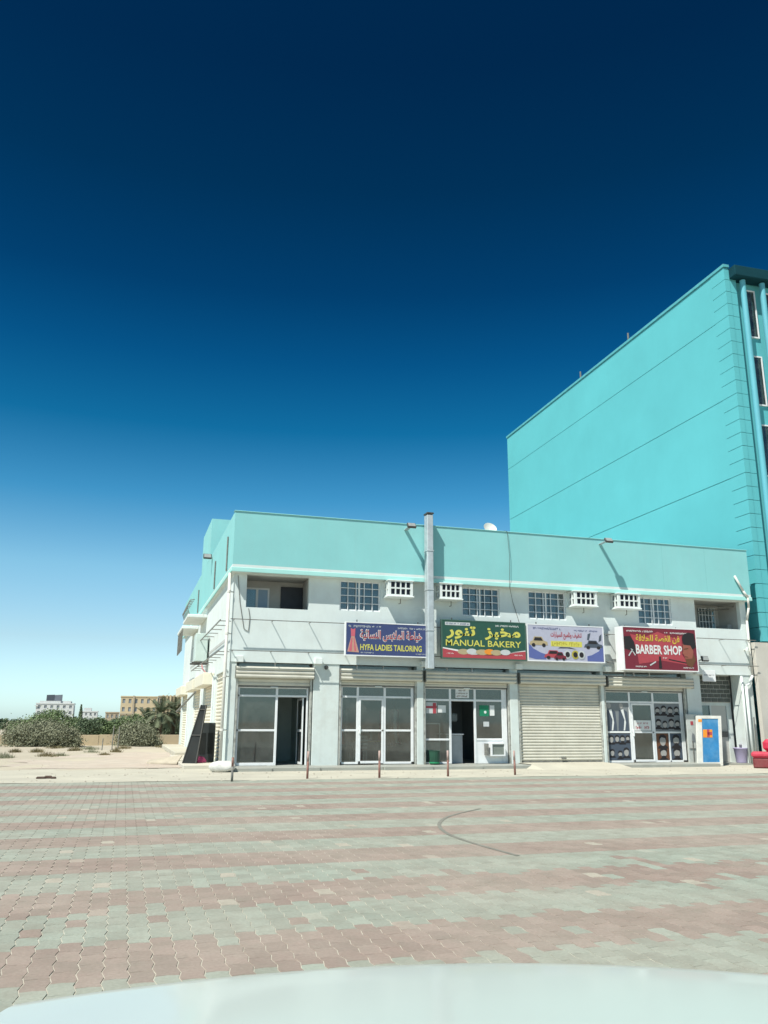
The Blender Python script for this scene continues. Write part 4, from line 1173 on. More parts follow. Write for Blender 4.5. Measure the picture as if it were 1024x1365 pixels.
for z in (.62, .74, .86, .98): box(7.73, 8.11, 28.47, 28.5, z, z + .07).build('back_slat', INK['pale'], t)

# ================================================================== THINGS IN FRONT
PP = [(2.78, 22.45, .60), (4.91, 23.2, .72), (6.95, 23.15, .73), (9.1, 23.4, .72), (11.35, 23.65, .70)]
PL = ['plain dark rusty post, farthest from the bakery, at the building corner', 'faded red post before the wide white pillar', 'faded red post before the tailor shop', 'faded red post before the bakery door', 'faded red post before the pillar between bakery and closed shutter']
for i, (x, yv, h) in enumerate(PP):
    t = thing('bollard_post', (x, yv, 0), PL[i], 'post', 'thin posts along the paving edge')
    lean = rnd.uniform(-.02, .02)
    r_ = .032
    MB().tube((x, yv, -.02), (x + lean * .6, yv, h * .62), r_, 10).build('post', POSTRED if i else RAIL, t, smooth=True)
    MB().tube((x + lean * .6, yv, h * .62), (x + lean, yv, h), r_, 10, r_ * .96).build('top_band', POSTPALE if i else POSTRED, t, smooth=True)

# white framed blue panel leaning by the entrance
t = thing('blue_panel', (20.55, 27.25, 0), 'white framed blue panel with orange square leaning near the entrance', 'panel')
SK = lambda u, v: (20.50 + u * 1.10 + v * .44, 27.22 + v * .42, v * 1.82)


def skewed(mb, u0, u1, v0, v1, d0, d1):
    vs = []
    for d_ in (d0, d1):
        for (u, v) in ((u0, v0), (u1, v0), (u1, v1), (u0, v1)):
            p = SK(u, v); vs.append((p[0], p[1] - d_, p[2] + d_ * .23))
    return mb.add(vs, [(4, 5, 6, 7), (3, 2, 1, 0), (0, 1, 5, 4), (1, 2, 6, 5), (2, 3, 7, 6), (3, 0, 4, 7)])


skewed(skewed(skewed(skewed(MB(), 0, .20, 0, 1, -.03, .05), .88, 1, 0, 1, -.03, .05), .20, .88, 0, .07, -.03, .05), .20, .88, .94, 1, -.03, .05).build('frame', mat('grubby_white_frame', (.68, .68, .62), .6, .08, 4, dirt=(.4, .36, .3), dirt_amt=.5, dirt_scale=3), t)
skewed(MB(), .2, .88, .07, .94, -.02, .03).build('blue_sheet', BLUEP, t)
skewed(MB(), .24, .62, .56, .72, .034, .037).build('orange_square', INK['orange'], t)
d = MB()
for q in ((.40, .57, .50, .72), (.42, .61, .60, .67)): skewed(d, q[0], q[2], q[1], q[3], .040, .042)
d.build('red_mark', INK['red'], t)
skewed(MB(), .05, .2, .87, .925, .052, .055).build('red_sticker', INK['orange'], t)
t = thing('grey_board', (20.7, 27.6, 0), 'pale grey board standing behind the blue panel', 'board')
MB().cbox(20.55, 21.25, 27.72, 27.76, .1, 1.88, .008).build('sheet', mat('grubby_grey_board', (.52, .55, .52), .7, .08, 3, dirt=(.3, .28, .24), dirt_amt=.5, dirt_scale=2), t)
MB().box(20.72, 20.84, 27.712, 27.718, 1.48, 1.62).build('red_sticker', INK['red'], t)
MB().poly([(20.72, .85), (20.88, .85), (20.86, 1.12), (20.78, 1.2), (20.74, 1.1)], 27.712).build('grey_stain', INK['grey'], t)
MB().path([(20.74, 27.70, .1), (20.74, 27.70, .9)], .02).path([(20.58, 27.70, .62), (20.86, 27.70, .62)], .012).build('pipe', RAIL, t)

t = thing('plastic_bin', (23.25, 28.05, .06), 'tall lilac plastic bin standing in the stair entrance', 'bin')
MB().lathe(23.22, 28.1, [(.19, .06), (.20, .09), (.26, .58), (.285, .60), (.285, .63), (.26, .63), (.25, .60)], 20).build('tub', LILAC, t, smooth=True)
MB().tube((23.15, 28.0, .62), (23.1, 27.95, .76), .05, 8).build('handle', mat('grey_lid', (.3, .3, .34), .6), t)

t = thing('red_seat', (21.6, 25.62, 0), 'red cushioned seat on a dark red base at the paving edge', 'seat', rot=(0, 0, R(-40)))
MB().cbox(.04, 2.3, .05, .95, 0, .36, .05).build('base', MAROON, t, local=True)
MB().cbox(0, 2.34, 0, 1.0, .36, .56, .07).build('cushion', REDSEAT, t, local=True)
bk = MB().cbox(.42, 2.34, .62, 1.0, .56, 1.0, .12)
bk.build('backrest', REDSEAT, t, local=True)

# clutter at the side of the corner shop
t = thing('leaning_board', (2.2, 30.0, 0), 'long black board leaning against the side wall', 'board')
q = MB()
a = [Vector((1.98, 29.8, 0)), Vector((2.42, 29.55, 0)), Vector((2.72, 30.15, 2.05)), Vector((2.56, 30.3, 2.05))]
nrm = Vector((-.55, -.75, .2)).normalized() * .05
q.add([p for p in a] + [p - nrm for p in a], [(0, 1, 2, 3), (7, 6, 5, 4), (0, 4, 5, 1), (1, 5, 6, 2), (2, 6, 7, 3), (3, 7, 4, 0)])
q.build('sheet', BLACK, t)
st = MB()
for f in (.05, .5, .92):
    p0, p1 = a[0].lerp(a[3], f), a[1].lerp(a[2], f)
    st.tube(p0 + nrm * .5, p1 + nrm * .5, .022, 6)
st.tube(a[0] + nrm * .4, a[3] + nrm * .4, .02, 6).tube(a[1] + nrm * .4, a[2] + nrm * .4, .02, 6)
st.build('batten', DARKMETAL, t)
t = thing('dark_cabinet', (2.85, 30.8, .12), 'dark upright cabinet behind the leaning black board', 'cabinet')
MB().cbox(2.55, 3.12, 30.55, 31.1, .12, 1.45, .02).build('carcass', mat('slate_paint', (.03, .038, .04), .6, .15, 5), t)
MB().box(2.60, 2.80, 30.538, 30.548, .4, 1.1).box(2.86, 3.06, 30.538, 30.548, .4, 1.1).build('door_panel', BLACK, t)
pk = MB().lathe(2.62, 30.2, [(.02, .12), (.2, .13), (.22, .2), (.12, .29), (.01, .32)], 9)
pk.v = [(p[0] + rnd.uniform(-.03, .03), p[1] + rnd.uniform(-.03, .03), p[2] + (rnd.uniform(-.02, .03) if p[2] > .15 else 0)) for p in pk.v]
tag(pk.build('cloth_heap', PINK), 'crumpled pink cloth at the foot of the black board', 'cloth')
sk = MB()
n, ring = 14, 12
for k in range(ring + 1):
    f = k / ring
    rr = .20 * (1 - abs(2 * f - 1) ** 3.2) ** .5 + .012
    for q_ in range(n):
        A = 2 * math.pi * q_ / n
        w_ = 1 + .09 * math.sin(3 * A + 5 * f) + rnd.uniform(-.03, .03)
        sk.v.append((2.58 + f * .82, 26.75 - f * .1 + rr * 1.15 * w_ * math.cos(A), max(0.0, .155 + rr * .8 * w_ * math.sin(A))))
for k in range(ring):
    for q_ in range(n):
        sk.f.append((k * n + q_, k * n + (q_ + 1) % n, (k + 1) * n + (q_ + 1) % n, (k + 1) * n + q_))
sk.f.append(tuple(range(n))[::-1]); sk.f.append(tuple(ring * n + i for i in range(n)))
tag(sk.build('filled_sack', SACK, smooth=True), 'lumpy white sack lying on the ground at the shop corner', 'sack')
pl = MB().add([(.9, 32.2, 0), (1.9, 31.2, .02), (2.1, 31.6, .28), (1.0, 32.8, .06), (.9, 32.2, .05), (1.9, 31.2, .07), (2.1, 31.6, .33), (1.0, 32.8, .11)], [(3, 2, 1, 0), (4, 5, 6, 7), (0, 1, 5, 4), (1, 2, 6, 5), (2, 3, 7, 6), (3, 0, 4, 7)])
tag(pl.build('plank', mat('sunbleached_wood', (.45, .40, .31), .9, .1, 4)), 'pale wooden sheet lying on the ground beside the black board', 'plank')

# side wall fittings
t = thing('outdoor_unit', (2.9, 37.2, 3.9), 'tall pale outdoor cooling unit hung on the side wall', 'cooling unit')
MB().cbox(2.62, 3.12, 35.6, 36.6, 3.92, 5.08, .02).build('casing', mat('pale_green_casing', (.52, .62, .58), .5, .05, 4), t)
MB().box(2.5, 3.2, 35.6, 35.68, 3.83, 3.90).box(2.5, 3.2, 36.5, 36.58, 3.83, 3.90).build('bracket', DARKMETAL, t)
MB().path([(2.9, 35.7, 3.9), (2.95, 35.4, 3.6), (3.15, 35.0, 3.3)], .03).build('hose', mat('pinkish_hose', (.42, .2, .2), .7), t)
t = thing('wall_ledge', (2.7, 38.5, 6.0), 'white wall ledge with curled metal rail high on the side wall', 'ledge')
MB().cbox(2.35, 3.198, 37.6, 40.8, 5.98, 6.12, .02).build('slab', WHITE_TRIM, t)
for yv in (37.7, 38.3, 38.9, 39.5, 40.1, 40.7):
    MB().path([(2.42, yv, 6.12), (2.30, yv, 6.45), (2.42, yv, 6.75), (2.62, yv, 6.8)], .02).build('scroll', RAIL, t)
MB().path([(2.42, 37.7, 6.75), (2.42, 40.7, 6.75)], .022).path([(2.32, 37.7, 6.42), (2.32, 40.7, 6.42)], .018).build('rail', RAIL, t)
t = thing('wall_ledge', (2.7, 44.5, 5.6), 'white wall ledge with hanging bars far along the side wall', 'ledge')
MB().cbox(2.40, 3.198, 42.2, 46.0, 5.95, 6.10, .02).build('slab', WHITE_TRIM, t)
for yv in (42.4, 43.1, 43.8, 44.5, 45.2, 45.9): MB().tube((2.45, yv, 5.95), (2.45, yv, 4.9), .02).build('bar', RAIL, t)
MB().path([(2.45, 42.4, 4.9), (2.45, 45.9, 4.9)], .025).build('rail', RAIL, t)
for yv, zt in ((29.2, 7.9), (33.5, 7.8), (41.5, 7.8)):
    tag(MB().tube((3.05, yv, 6.65), (3.05, yv, zt), .028, 6).build('wall_conduit', RAIL), {29.2: 'thin conduit on the side parapet by the front corner', 33.5: 'thin conduit on the side parapet before the stair tower', 41.5: 'thin conduit on the side parapet under the stair tower'}[yv], 'conduit', 'thin conduits on the side parapet')
tag(MB().path([(2.9, 37.6, 2.75), (2.2, 38.6, 1.9)], .045).build('awning_arm', RAIL), 'grey awning arm slanting out below the side shutter boxes', 'arm')

# ================================================================== TALL BUILDING
TYAW = -math.atan2(.68, 24.55)
tall = thing('tall_building', (24.72, 27.95, 0), 'tall windowless turquoise side wall rising behind the shop row', 'building', rot=(0, 0, TYAW))
TL = lambda mb, name, mt, par=None: mb.build(name, mt, par or tall, local=True)
TURQ = mat('turquoise_wall_paint', (.115, .455, .49), .85, .045, .30, .12, 20, (.10, .38, .42), .25, .22, .10, spec=.12)
TL(box(.25, 22, .25, 24.4, 0, 21.6), 'core', TURQ)
for za, zb in ((4.8, 8.40), (8.40, 12.02), (12.02, 15.68), (15.68, 19.44), (19.44, 21.85)):
    TL(box(0, .248, .95, 24.55, za + .016, zb - .016), 'wall_panel', TURQ)      # one panel to each storey, open joints between
    n = max(3, round((zb - za) / .6))
    h = (zb - za) / n
    for i in range(n):                                        # coursed stone round the front corner
        z0, z1 = za + i * h, za + (i + 1) * h
        TL(box(-.012, .246, .0, .935, z0 + .012, z1 - .012), 'corner_stone', TURQ)
        TL(box(.262, .60, .03, .247, z0 + .010, z1 - .010), 'front_stone', TURQ)
TOPT = mat('turquoise_coping', (.09, .38, .42), .8)
TL(box(-.06, .25, -.05, 24.6, 21.87, 22.0), 'coping', TOPT)
for y in (8.2, 13.6): TL(MB().tube((.1, y, 22.0), (.1, y, 22.5), .05, 6), 'roof_rod', RAIL)
TL(MB().cbox(.252, 22.2, -.40, .24, 21.3, 21.84, .04), 'canopy', mat('dark_green_canopy', (.008, .05, .065), .9, .1, 3, spec=.1))
for x in (.85, 1.9, 5.2, 8.5):
    m_ = MB().tube((x, -.10, 0), (x, -.10, 21.25), .13, 14, caps=False)
    m_.build('pilaster', mat('pale_blue_pilaster', (.12, .42, .50), .6, .05, 1), tall, smooth=True, local=True)
for i in range(5):
    z0 = 5.4 + i * 3.3
    for x in (1.1, 2.15, 5.4):
        w_ = .6 if x < 2 else 2.7
        wf = TL(MB().wall_xz(x, x + w_, z0, z0 + 2.4, .17, .07, [(x + .06, x + w_ - .06, z0 + .06, z0 + 2.34)]), 'window', FRAME)
        TL(box(x + .06, x + w_ - .06, .20, .21, z0 + .06, z0 + 2.34), 'pane', GLASS_B, wf)

pod = thing('annex_building', (24.2, 27.7, 0), 'beige single storey annex beside the stair entrance', 'building')
BEI = mat('annex_plaster', (.56, .535, .475), .9, .05, 1.2, .2, 30, (.40, .36, .30), .35, .8, .15)
MB().wall_xz(23.99, 34, 0, 4.72, 27.62, .2, [(24.62, 26.2, 2.3, 4.05)]).build('wall', BEI, pod)
box(23.99, 34, 27.82, 27.93, 4.52, 4.72).build('roof', BEI, pod)
wf = MB().wall_xz(24.62, 26.2, 2.3, 4.05, 27.70, .06, [(24.68, 25.38, 2.36, 3.99), (25.44, 26.14, 2.36, 3.99)]).build('window', DARKMETAL, pod)
for x in (24.68, 25.44): box(x, x + .7, 27.73, 27.74, 2.36, 3.99).build('pane', GLASS_B, wf)
MB().room(24.5, 26.3, 27.83, 27.9, 2.2, 4.2).build('room', ROOMD, pod)
yw = thing('yard_wall', (24.1, 26.9, 0), 'low white yard wall with a metal gate rail beside the red seat', 'wall')
MB().cbox(24.05, 28, 26.85, 27.05, 0, .62, .015).build('wall', WHITE_TRIM, yw)
MB().cbox(23.96, 24.16, 26.84, 27.06, 0, 1.55, .01).build('gate_post', WHITE_TRIM, yw)
gt = MB().box(24.18, 25.6, 26.93, 26.97, 1.42, 1.47).box(24.18, 25.6, 26.93, 26.97, .66, .71)
gt.build('gate_rail', RAIL, yw)
for i in range(9): box(24.25 + i * .16, 24.275 + i * .16, 26.94, 26.96, .71, 1.42).build('gate_bar', RAIL, yw)
MB().wall_xz(24.17, 24.6, .71, 1.42, 26.975, .01, []).build('gate_sheet', mat('pale_gate_sheet', (.5, .5, .46), .7, .1, 3), yw)

# ================================================================== BACKGROUND LEFT
lw = thing('low_wall', (-10, 56, 0), 'long low sandy wall across the vacant lot', 'wall')
for i in range(16):
    x = -30 + i * 2.6
    MB().cbox(x, x + 2.59, 56.0 + .02 * (i % 2), 56.2, -.1, .64 + rnd.uniform(-.015, .02), .015).build('wall_bay', BEIGEWALL, lw)


def leaf_mat(name, c1, c2):
    M = mat(name, c1, .75, .1, 2.2, col2=c2)
    b_ = M.node_tree.nodes['Principled BSDF']
    b_.inputs['Specular IOR Level'].default_value = .2
    return M


LEAF_GREY = leaf_mat('dusty_thorn_leaf', (.25, .26, .175), (.165, .175, .12))
LEAF_GREEN = leaf_mat('green_leaf', (.19, .255, .12), (.115, .16, .08))
LEAF_DARK = leaf_mat('dark_leaf', (.14, .19, .115), (.09, .125, .075))
LEAF_PALM = leaf_mat('palm_leaf', (.15, .175, .105), (.095, .115, .07))
DRY = leaf_mat('dry_scrub', (.20, .165, .09), (.12, .11, .055))


def leaves(mb, pts, size, r):
    for p in pts:
        n = Vector((r.gauss(0, 1), r.gauss(0, 1), r.gauss(0, 1))).normalized()
        a = n.orthogonal().normalized() * size * r.uniform(.5, 1.2)
        b_ = n.cross(a).normalized() * size * r.uniform(.35, .8)
        p = Vector(p)
        mb.add([p - a, p + b_ * .7, p + a, p - b_], [(0, 1, 2, 3)])


def crown_pts(c, rad, nclump, per, r, flat_base=True):
    pts, cl = [], []
    for _ in range(nclump):
        while True:
            v = Vector((r.uniform(-1, 1), r.uniform(-1, 1), r.uniform(-.9 if not flat_base else -.25, 1)))
            if .25 < v.length < 1: break
        cl.append(v)
        k = r.uniform(.14, .30)
        for _ in range(int(per * r.uniform(.4, 1.5))):
            d = Vector((r.gauss(0, .5), r.gauss(0, .5), r.gauss(0, .42))) * k * 1.5
            q = v + d
            z = c[2] + q.z * rad[2]
            if z < .02: continue
            pts.append((c[0] + q.x * rad[0], c[1] + q.y * rad[1], z))
    return pts, cl


def shrub(name, label, cat, c, rad, nclump, per, size, mt, seed, group=None, trunk_h=0.0):
    r = random.Random(seed)
    t = thing(name, (c[0], c[1], 0), label, cat, group)
    pts, cl = crown_pts((c[0], c[1], c[2]), rad, nclump, per, r, c[2] < rad[2] * .6)
    m_ = MB()
    leaves(m_, pts, size, r)
    m_.build('crown', mt, t)
    w_ = MB()
    w_.tube((c[0], c[1], -.05), (c[0] + .05, c[1], max(.25, trunk_h)), .09 * rad[2], 7, .06 * rad[2])
    for v in cl[::3]:
        w_.tube((c[0] + .05, c[1], max(.2, trunk_h * .8)), (c[0] + v.x * rad[0] * .85, c[1] + v.y * rad[1] * .85, max(.1, c[2] + v.z * rad[2] * .85)), .03 * rad[2], 5, .008)
    w_.build('trunk', TRUNK, t)
    return t


BG = 'bushes and trees around the low wall'
shrub('thorn_bush', 'wide grey-green thorn bush sprawling before the low wall', 'bush', (-4.75, 53.2, .25), (1.75, 1.4, 1.22), 120, 120, .065, LEAF_GREY, 21, BG)
shrub('thorn_bush', 'lower skirt of grey thorn bush spreading towards the bare wall', 'bush', (-3.15, 53.0, .15), (1.0, .9, .90), 70, 95, .06, LEAF_GREY, 22, BG)
shrub('thorn_bush', 'rounded grey-green thorn bush nearest the shop building', 'bush', (.85, 55.0, .2), (1.3, 1.0, 1.25), 110, 120, .065, LEAF_GREY, 23, BG)
shrub('green_tree', 'brighter green leafy tree rising behind the wide thorn bush', 'tree', (-4.45, 58.5, 1.2), (1.35, 1.2, .85), 90, 100, .075, LEAF_GREEN, 31, BG, .6)
shrub('green_tree', 'small leafy tree at the far edge of the wide thorn bush', 'tree', (-6.1, 59.5, .9), (.9, .9, .65), 60, 80, .075, LEAF_GREEN, 32, BG, .5)
for i, (x, y, zc, rx, rz, mt, lb) in enumerate((
        (-2.9, 66, 1.15, 1.1, 1.1, LEAF_DARK, 'dark tree directly under the slender cypress'), (-1.6, 68, 1.0, 1.1, .95, LEAF_GREEN, 'low green tree between cypress and beige apartments'),
        (-.5, 70, 1.0, 1.1, 1.0, LEAF_DARK, 'dark green tree before the beige apartment corner'), (.7, 69, 1.2, 1.2, 1.1, LEAF_GREEN, 'green tree behind the rounded thorn bush'),
        (2.3, 80, .9, 1.5, .9, LEAF_DARK, 'dark tree at the foot of the date palms'), (4.6, 80, .9, 1.6, .9, LEAF_DARK, 'dark tree half hidden by the shop building'))):
    shrub('hedge_tree', lb, 'tree', (x, y, zc * .9), (rx, 1.0, rz * .72), 60, 95, .085, mt, 40 + i, BG, .6)
for i, (x, y) in enumerate(((-18.5, 150), (-16.6, 152), (-21, 150), (-24, 155))):
    shrub('far_tree', 'small dark far tree at the end of the vacant lot', 'tree', (x, y, .6), (1.4, 1.2, 1.0), 28, 30, .22, LEAF_DARK, 60 + i, 'far trees at the end of the vacant lot', .4)
r = random.Random(77)
t = thing('cypress', (-9.3, 200, 0), 'slender dark cypress standing over the far trees', 'tree')
m_ = MB()
pts = []
for _ in range(700):
    z = r.uniform(.4, 4.9); k = .62 * (1 - (z / 5.0) ** 1.6) + .05; a = r.uniform(0, 6.28)
    pts.append((-9.3 + math.cos(a) * k * r.uniform(.3, 1), 200 + math.sin(a) * k, z))
leaves(m_, pts, .2, r); m_.build('crown', LEAF_DARK, t)
MB().tube((-9.3, 200, 0), (-9.3, 200, 4.2), .14, 6, .04).build('trunk', TRUNK, t)


def palm(label, x, y, h, fr, seed):
    r = random.Random(seed)
    t = thing('date_palm', (x, y, 0), label, 'palm tree', 'date palms behind the low wall')
    tr = MB()
    n = 9
    for k in range(10):
        z0, z1 = h * k / 10, h * (k + 1) / 10
        tr.tube((x, y, z0 - .03), (x, y, z1), .15, n, .20)
    tr.build('trunk', TRUNK, t)
    for i in range(34):
        az = i * 2.399 + r.uniform(-.2, .2)
        el = R(78 - 118 * (i / 34.0)) + r.uniform(-.1, .1)
        f = MB()
        p = Vector((x, y, h)); d = Vector((math.cos(az) * math.cos(el), math.sin(az) * math.cos(el), math.sin(el)))
        L_ = fr * r.uniform(.85, 1.1); seg = 12
        side = Vector((-math.sin(az), math.cos(az), 0))
        for k in range(seg):
            q = p + d * (L_ / seg)
            f.tube(p, q, .022 * (1 - k / seg) + .004, 4)
            if k > 1:
                ll = .42 * math.sin(math.pi * (k + .5) / (seg + .6)) + .1
                for s_ in (-1, 1):
                    for hh in (0, .5):
                        b0 = p.lerp(q, hh)
                        tip = b0 + (side * s_ * .8 + d * .55 + Vector((0, 0, -.12))) * ll * r.uniform(.8, 1.15)
                        wv = d * .035
                        f.add([b0 - wv, b0 + wv, tip], [(0, 1, 2)])
            p = q
            d = (d + Vector((0, 0, -.10 - .03 * k / seg))).normalized()
        f.build('frond', LEAF_PALM, t)


palm('date palm with drooping fronds standing clear of the shop building', 2.75, 70, 2.0, 1.75, 5)
palm('date palm partly hidden behind the end of the shop building', 3.9, 72, 2.2, 1.8, 6)
palm('small date palm beside the rounded thorn bush', 1.9, 76, 1.5, 1.5, 7)

# far buildings
def far_building(label, x0, x1, y0, depth, h, wall, rows, cols, wcol, zlow=1.0, roofbits=()):
    t = thing('far_building', (x0, y0, 0), label, 'building', 'far buildings beyond the trees')
    dw = (x1 - x0) / cols
    dh = (h - zlow) / rows
    holes = []
    for i in range(cols):
        for j in range(rows):
            holes.append((x0 + dw * (i + .28), x0 + dw * (i + .72), zlow + dh * (j + .25), zlow + dh * (j + .78)))
    MB().wall_xz(x0, x1, 0, h, y0, .4, holes).build('wall', wall, t)
    MB().box(x0, x1, y0 + .6, y0 + depth, 0, h - .3).build('core', wall, t)
    box(x0 - .2, x1 + .2, y0 - .2, y0 + depth, h, h + .5).build('roof', wall, t)
    for q in holes:
        box(q[0], q[1], y0 + .25, y0 + .35, q[2], q[3]).build('window', wcol, t)
    for q in roofbits:
        box(*q[:6]).build(q[6], q[7], t)
    return t


FW1 = mat('far_white_wall', (.60, .62, .61), .9, .05, .3); FW2 = mat('far_cream_wall', (.56, .46, .30), .9, .06, .2); FWIN = mat('far_window', (.27, .30, .32), .4, .15, .5)  # far walls and windows paled in colour to stand in for haze
FTAN = mat('far_tan_wall', (.42, .36, .27), .9, .06, .2)
far_building('far white apartment block under the large rooftop board', -42, -24.5, 450, 12, 9.3, FW1, 3, 6, FWIN, 1.0, [(-40.5, -26, 450.5, 460, 9.8, 10.8, 'penthouse', FW1), (-42.6, -41, 449.4, 449.9, 8.2, 8.6, 'balcony', FW1)])
far_building('far cream apartment block behind the date palms', -2, 14, 400, 14, 11.9, FW2, 3, 6, FWIN, 1.0, [(-2.4, 4, 399.4, 399.9, 4.2, 4.7, 'balcony', FTAN), (3.2, 3.9, 399.5, 399.9, 1, 12.6, 'fin', FTAN)])
far_building('far tan apartment block with ribbed front behind the palms', 14.5, 27, 398, 14, 12.2, FTAN, 3, 6, FWIN, 1.0, [(16 + i * 1.6, 16.7 + i * 1.6, 397.3, 397.9, 1, 13.0, 'fin', FW2) for i in range(6)])
far_building('small far white house between cypress and cream apartments', -21.5, -13, 450, 10, 5.6, FW1, 2, 4, FWIN, 1.0, [(-19.5, -16, 450.6, 456, 6.1, 7.6, 'penthouse', FW1)])
far_building('small far cream house beside the tall cream apartments', -8.5, -2.5, 420, 10, 5.0, FTAN, 1, 3, FWIN, 2.0)
t = thing('roof_billboard', (-34, 451, 9.8), 'large dark grey board standing on the far white block', 'billboard')
bb = MB()
for xa, xb, ya, yb in ((-37.6, -33.9, 450.6, 452), (-33.9, -30.2, 452, 450.2)):
    bb.add([(xa, ya, 9.9), (xb, yb, 9.9), (xb, yb, 13.9), (xa, ya, 13.7), (xa, ya + .4, 9.9), (xb, yb + .4, 9.9), (xb, yb + .4, 13.9), (xa, ya + .4, 13.7)], [(0, 1, 2, 3), (7, 6, 5, 4), (3, 2, 6, 7), (0, 4, 5, 1), (0, 3, 7, 4), (1, 5, 6, 2)])
bb.build('face', mat('billboard_back', (.12, .14, .17), .6, .12, .4), t)
for x in (-37, -34, -31): MB().tube((x, 452.3, 9.7), (x, 452.3, 13.5), .15, 6).build('strut', DARKMETAL, t)

# scrub and litter on the vacant lot
SC = [(-4.6, 38.3, .42, .30), (-3.95, 45.2, .35, .24), (-3.0, 38.9, .48, .30), (-1.35, 43, .42, .24), (-2.3, 47.3, .4, .25), (-4.95, 45.4, .3, .2), (-2.5, 39.6, .32, .22), (-.25, 43.8, .3, .28), (.1, 50.5, .5, .22), (-1.7, 50, .6, .2), (-3.5, 51, .6, .2), (2.2, 51.5, .6, .22), (-6.2, 44, .5, .25), (-.7, 40.5, .25, .16)]
for i, (x, y, rr, hh) in enumerate(SC):
    r = random.Random(200 + i)
    m_ = MB()
    for _ in range(220):
        a = r.uniform(0, 6.28); k = rr * r.random() ** .7
        p = Vector((x + k * math.cos(a), y + k * math.sin(a), 0))
        tip = p + Vector((r.gauss(0, .09), r.gauss(0, .09), hh * r.uniform(.4, 1.1) * (1.1 - k / rr * .6)))
        sd = Vector((r.uniform(-1, 1), r.uniform(-1, 1), 0)).normalized() * .014
        m_.add([p - sd - Vector((0, 0, .05)), p + sd - Vector((0, 0, .05)), tip], [(0, 1, 2)])
    tag(m_.build('scrub_tuft', DRY if i % 3 else LEAF_GREY), ('straw-coloured dry tuft of scrub on the sandy vacant lot' if i % 3 else 'grey-green low tuft of scrub on the sandy vacant lot'), 'scrub', 'dry scrub tufts on the vacant lot')
for i, (x, y, h) in enumerate(((-.49, 47.2, 1.25), (-.2, 47.5, 1.2), (-.98, 47, .6))):
    tag(MB().tube((x, y, -.1), (x + .02, y, h), .028, 6).build('fence_stake', RAIL), ['thin tall stake on the sand before the rounded thorn bush', 'thin stake leaning next to the tallest stake', 'short stub of a stake on the sand'][i], 'stake', 'thin stakes on the vacant lot')
lt = MB()
for k, (u, v, w_) in enumerate(((0, 0, .16), (.2, .05, .13), (.36, -.03, .1))):
    lt.cbox(-2.1 + u, -2.1 + u + w_ * 1.4, 24.5 + v, 24.5 + v + w_, -.01, .05 + .02 * (k % 2), .02)
tag(lt.build('litter', mat('brown_litter', (.10, .065, .05), .9, .3, 8)), 'flattened brown scrap lying on the sandy edge', 'litter')
r = random.Random(5)
st = MB()
for _ in range(420):
    x, y = r.uniform(-8, 24), r.uniform(22.8, 27.0)
    if r.random() < .4: x, y = r.uniform(-9, 2.5), r.uniform(25, 50)
    s_ = r.uniform(.012, .035)
    vs = [(x + s_ * r.uniform(.6, 1.4) * dx, y + s_ * r.uniform(.6, 1.4) * dy, s_ * dz * r.uniform(.5, .9)) for dx, dy, dz in ((1, 0, 0), (0, 1, 0), (-1, 0, 0), (0, -1, 0), (0, 0, 1))]
    st.add(vs, [(0, 1, 4), (1, 2, 4), (2, 3, 4), (3, 0, 4)])
tag(st.build('loose_stones', mat('loose_stone', (.40, .36, .29), .95, .2, 9)), kind='stuff')

# ================================================================== THE WHITE CAR
cx0 = .25
car = thing('white_car', (0, 0, 0), 'white car bonnet on the paving in front of the shops', 'car', rot=(0, 0, -YAW))
C_ = lambda mb, name, mt, par=None, sm=True: mb.build(name, mt, par or car, smooth=sm, local=True)
yf = lambda d: 1.56 - .32 * d * d


def shell(d0, d1, nd, rows):
    m_ = MB()
    for i in range(nd + 1):
        d = d0 + (d1 - d0) * i / nd
        for (fy, fz) in rows:
            yv, zv = fy(d), fz(d)
            m_.v.append((cx0 + d, yv, zv))
    k = len(rows)
    for i in range(nd):
        for j in range(k - 1):
            m_.f.append((i * k + j, (i + 1) * k + j, (i + 1) * k + j + 1, i * k + j + 1))
    return m_


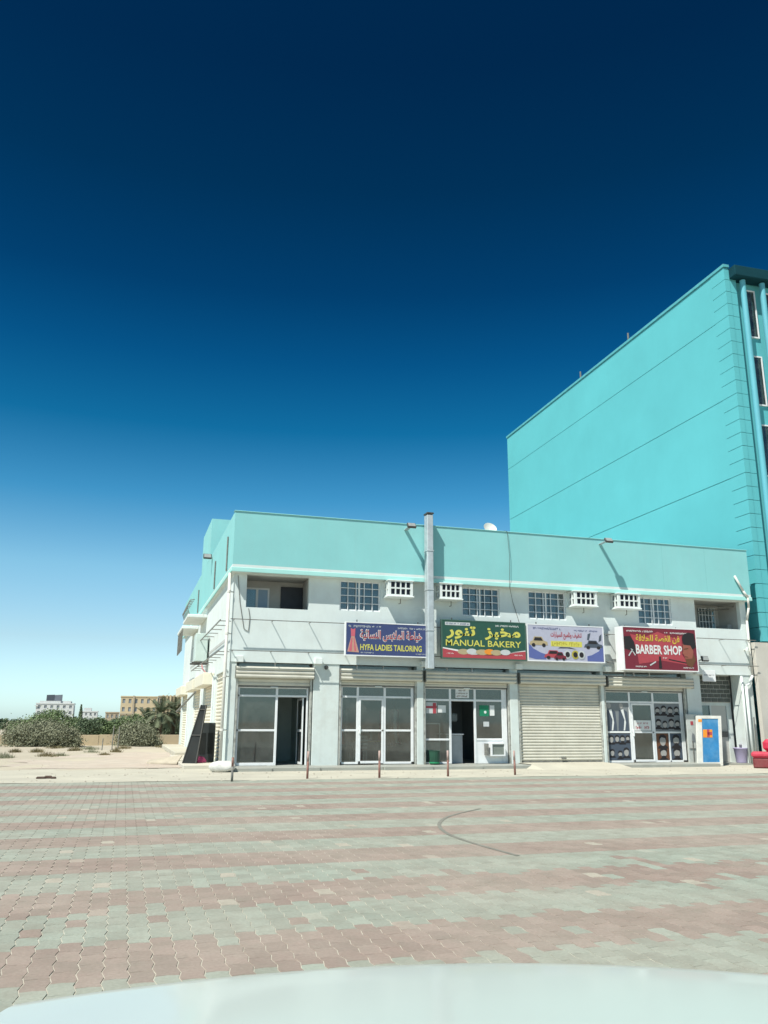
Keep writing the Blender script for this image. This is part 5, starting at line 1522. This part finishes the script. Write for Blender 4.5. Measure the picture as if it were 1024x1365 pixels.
crown = lambda d: 1.098 - .012 * d * d - .05 * max(0, abs(d) - .72) ** 1.5
rows = []
for s_ in range(13):
    f = s_ / 12
    rows.append((lambda d, f=f: .42 + (yf(d) - .42) * f, lambda d, f=f: crown(d) + .055 * (1 - f) + .012 * math.exp(-((abs(d) - .5) / .07) ** 2) * (1 - f) ** .5))
for s_ in range(1, 8):
    a = R(90 * s_ / 7)
    rows.append((lambda d, a=a: yf(d) + .13 * math.sin(a), lambda d, a=a: crown(d) - .13 * (1 - math.cos(a))))
C_(shell(-.80, .80, 44, rows), 'bonnet', CAR)
for sgn in (-1, 1):
    fr_ = []
    w_ = MB()
    ks = 9
    for i in range(ks):
        f = i / (ks - 1)
        yv = .2 + f * 1.35
        prof = [(.806, crown(.8) - .008 - .06 * f), (.86, crown(.8) - .025 - .07 * f), (.93, crown(.8) - .10 - .05 * f), (.96, .82), (.955, .55)]
        arch = .44 ** 2 - (yv - .75) ** 2
        low = .42 + math.sqrt(arch) if arch > 0 else .45
        prof[-1] = (.955, min(.80, max(.45, low)))
        for dx, zv in prof: w_.v.append((cx0 + sgn * dx, yv - (.12 * f if dx > .85 else 0), zv))
    for i in range(ks - 1):
        for j in range(4): w_.f.append((i * 5 + j, i * 5 + j + 1, (i + 1) * 5 + j + 1, (i + 1) * 5 + j))
    C_(w_, 'front_wing', CAR)
    hl = MB().cbox(cx0 + sgn * .72 - .20, cx0 + sgn * .72 + .20, 1.28, 1.52, .74, .92, .05)
    C_(hl, 'headlight', LAMP_GLASS, sm=False)
    wh = MB()
    pr = [(.24, -.11), (.36, -.11), (.40, -.07), (.40, .07), (.36, .11), (.24, .11)]
    n = 24
    for r_, x in pr:
        for q in range(n):
            a = 2 * math.pi * q / n
            wh.v.append((cx0 + sgn * .82 + x, .75 + r_ * math.cos(a), .40 + r_ * math.sin(a)))
    for k in range(len(pr) - 1):
        for q in range(n): wh.f.append((k * n + q, k * n + (q + 1) % n, (k + 1) * n + (q + 1) % n, (k + 1) * n + q))
    wo = C_(wh, 'tyre', RUBBER)
    rim = MB().tube((cx0 + sgn * .82 - .09, .75, .40), (cx0 + sgn * .82 + .09, .75, .40), .24, 20)
    C_(rim, 'rim', METAL, wo, False)
C_(MB().cbox(cx0 - .52, cx0 + .52, 1.40, 1.60, .62, .94, .03), 'grille', DARKMETAL, sm=False)
C_(MB().cbox(cx0 - .90, cx0 + .90, 1.25, 1.66, .32, .62, .08), 'bumper', CAR, sm=False)
C_(MB().cbox(cx0 - .78, cx0 + .78, .22, 1.24, .34, .60, .05), 'underbody', DARKMETAL, sm=False)
C_(MB().cbox(cx0 - .80, cx0 + .80, .24, .41, .96, 1.10, .02), 'scuttle', DARKMETAL, sm=False)

for o in bpy.data.objects:                      # fine print and tiny marks, too small to pick apart one by one
    if o.type == 'MESH' and o.parent and o.name.split('.')[0] in ('small_print', 'face_prints', 'hair_prints', 'shirt_prints', 'vehicle_detail', 'blue_swoosh', 'open_door_picture'):
        o['kind'] = 'stuff'
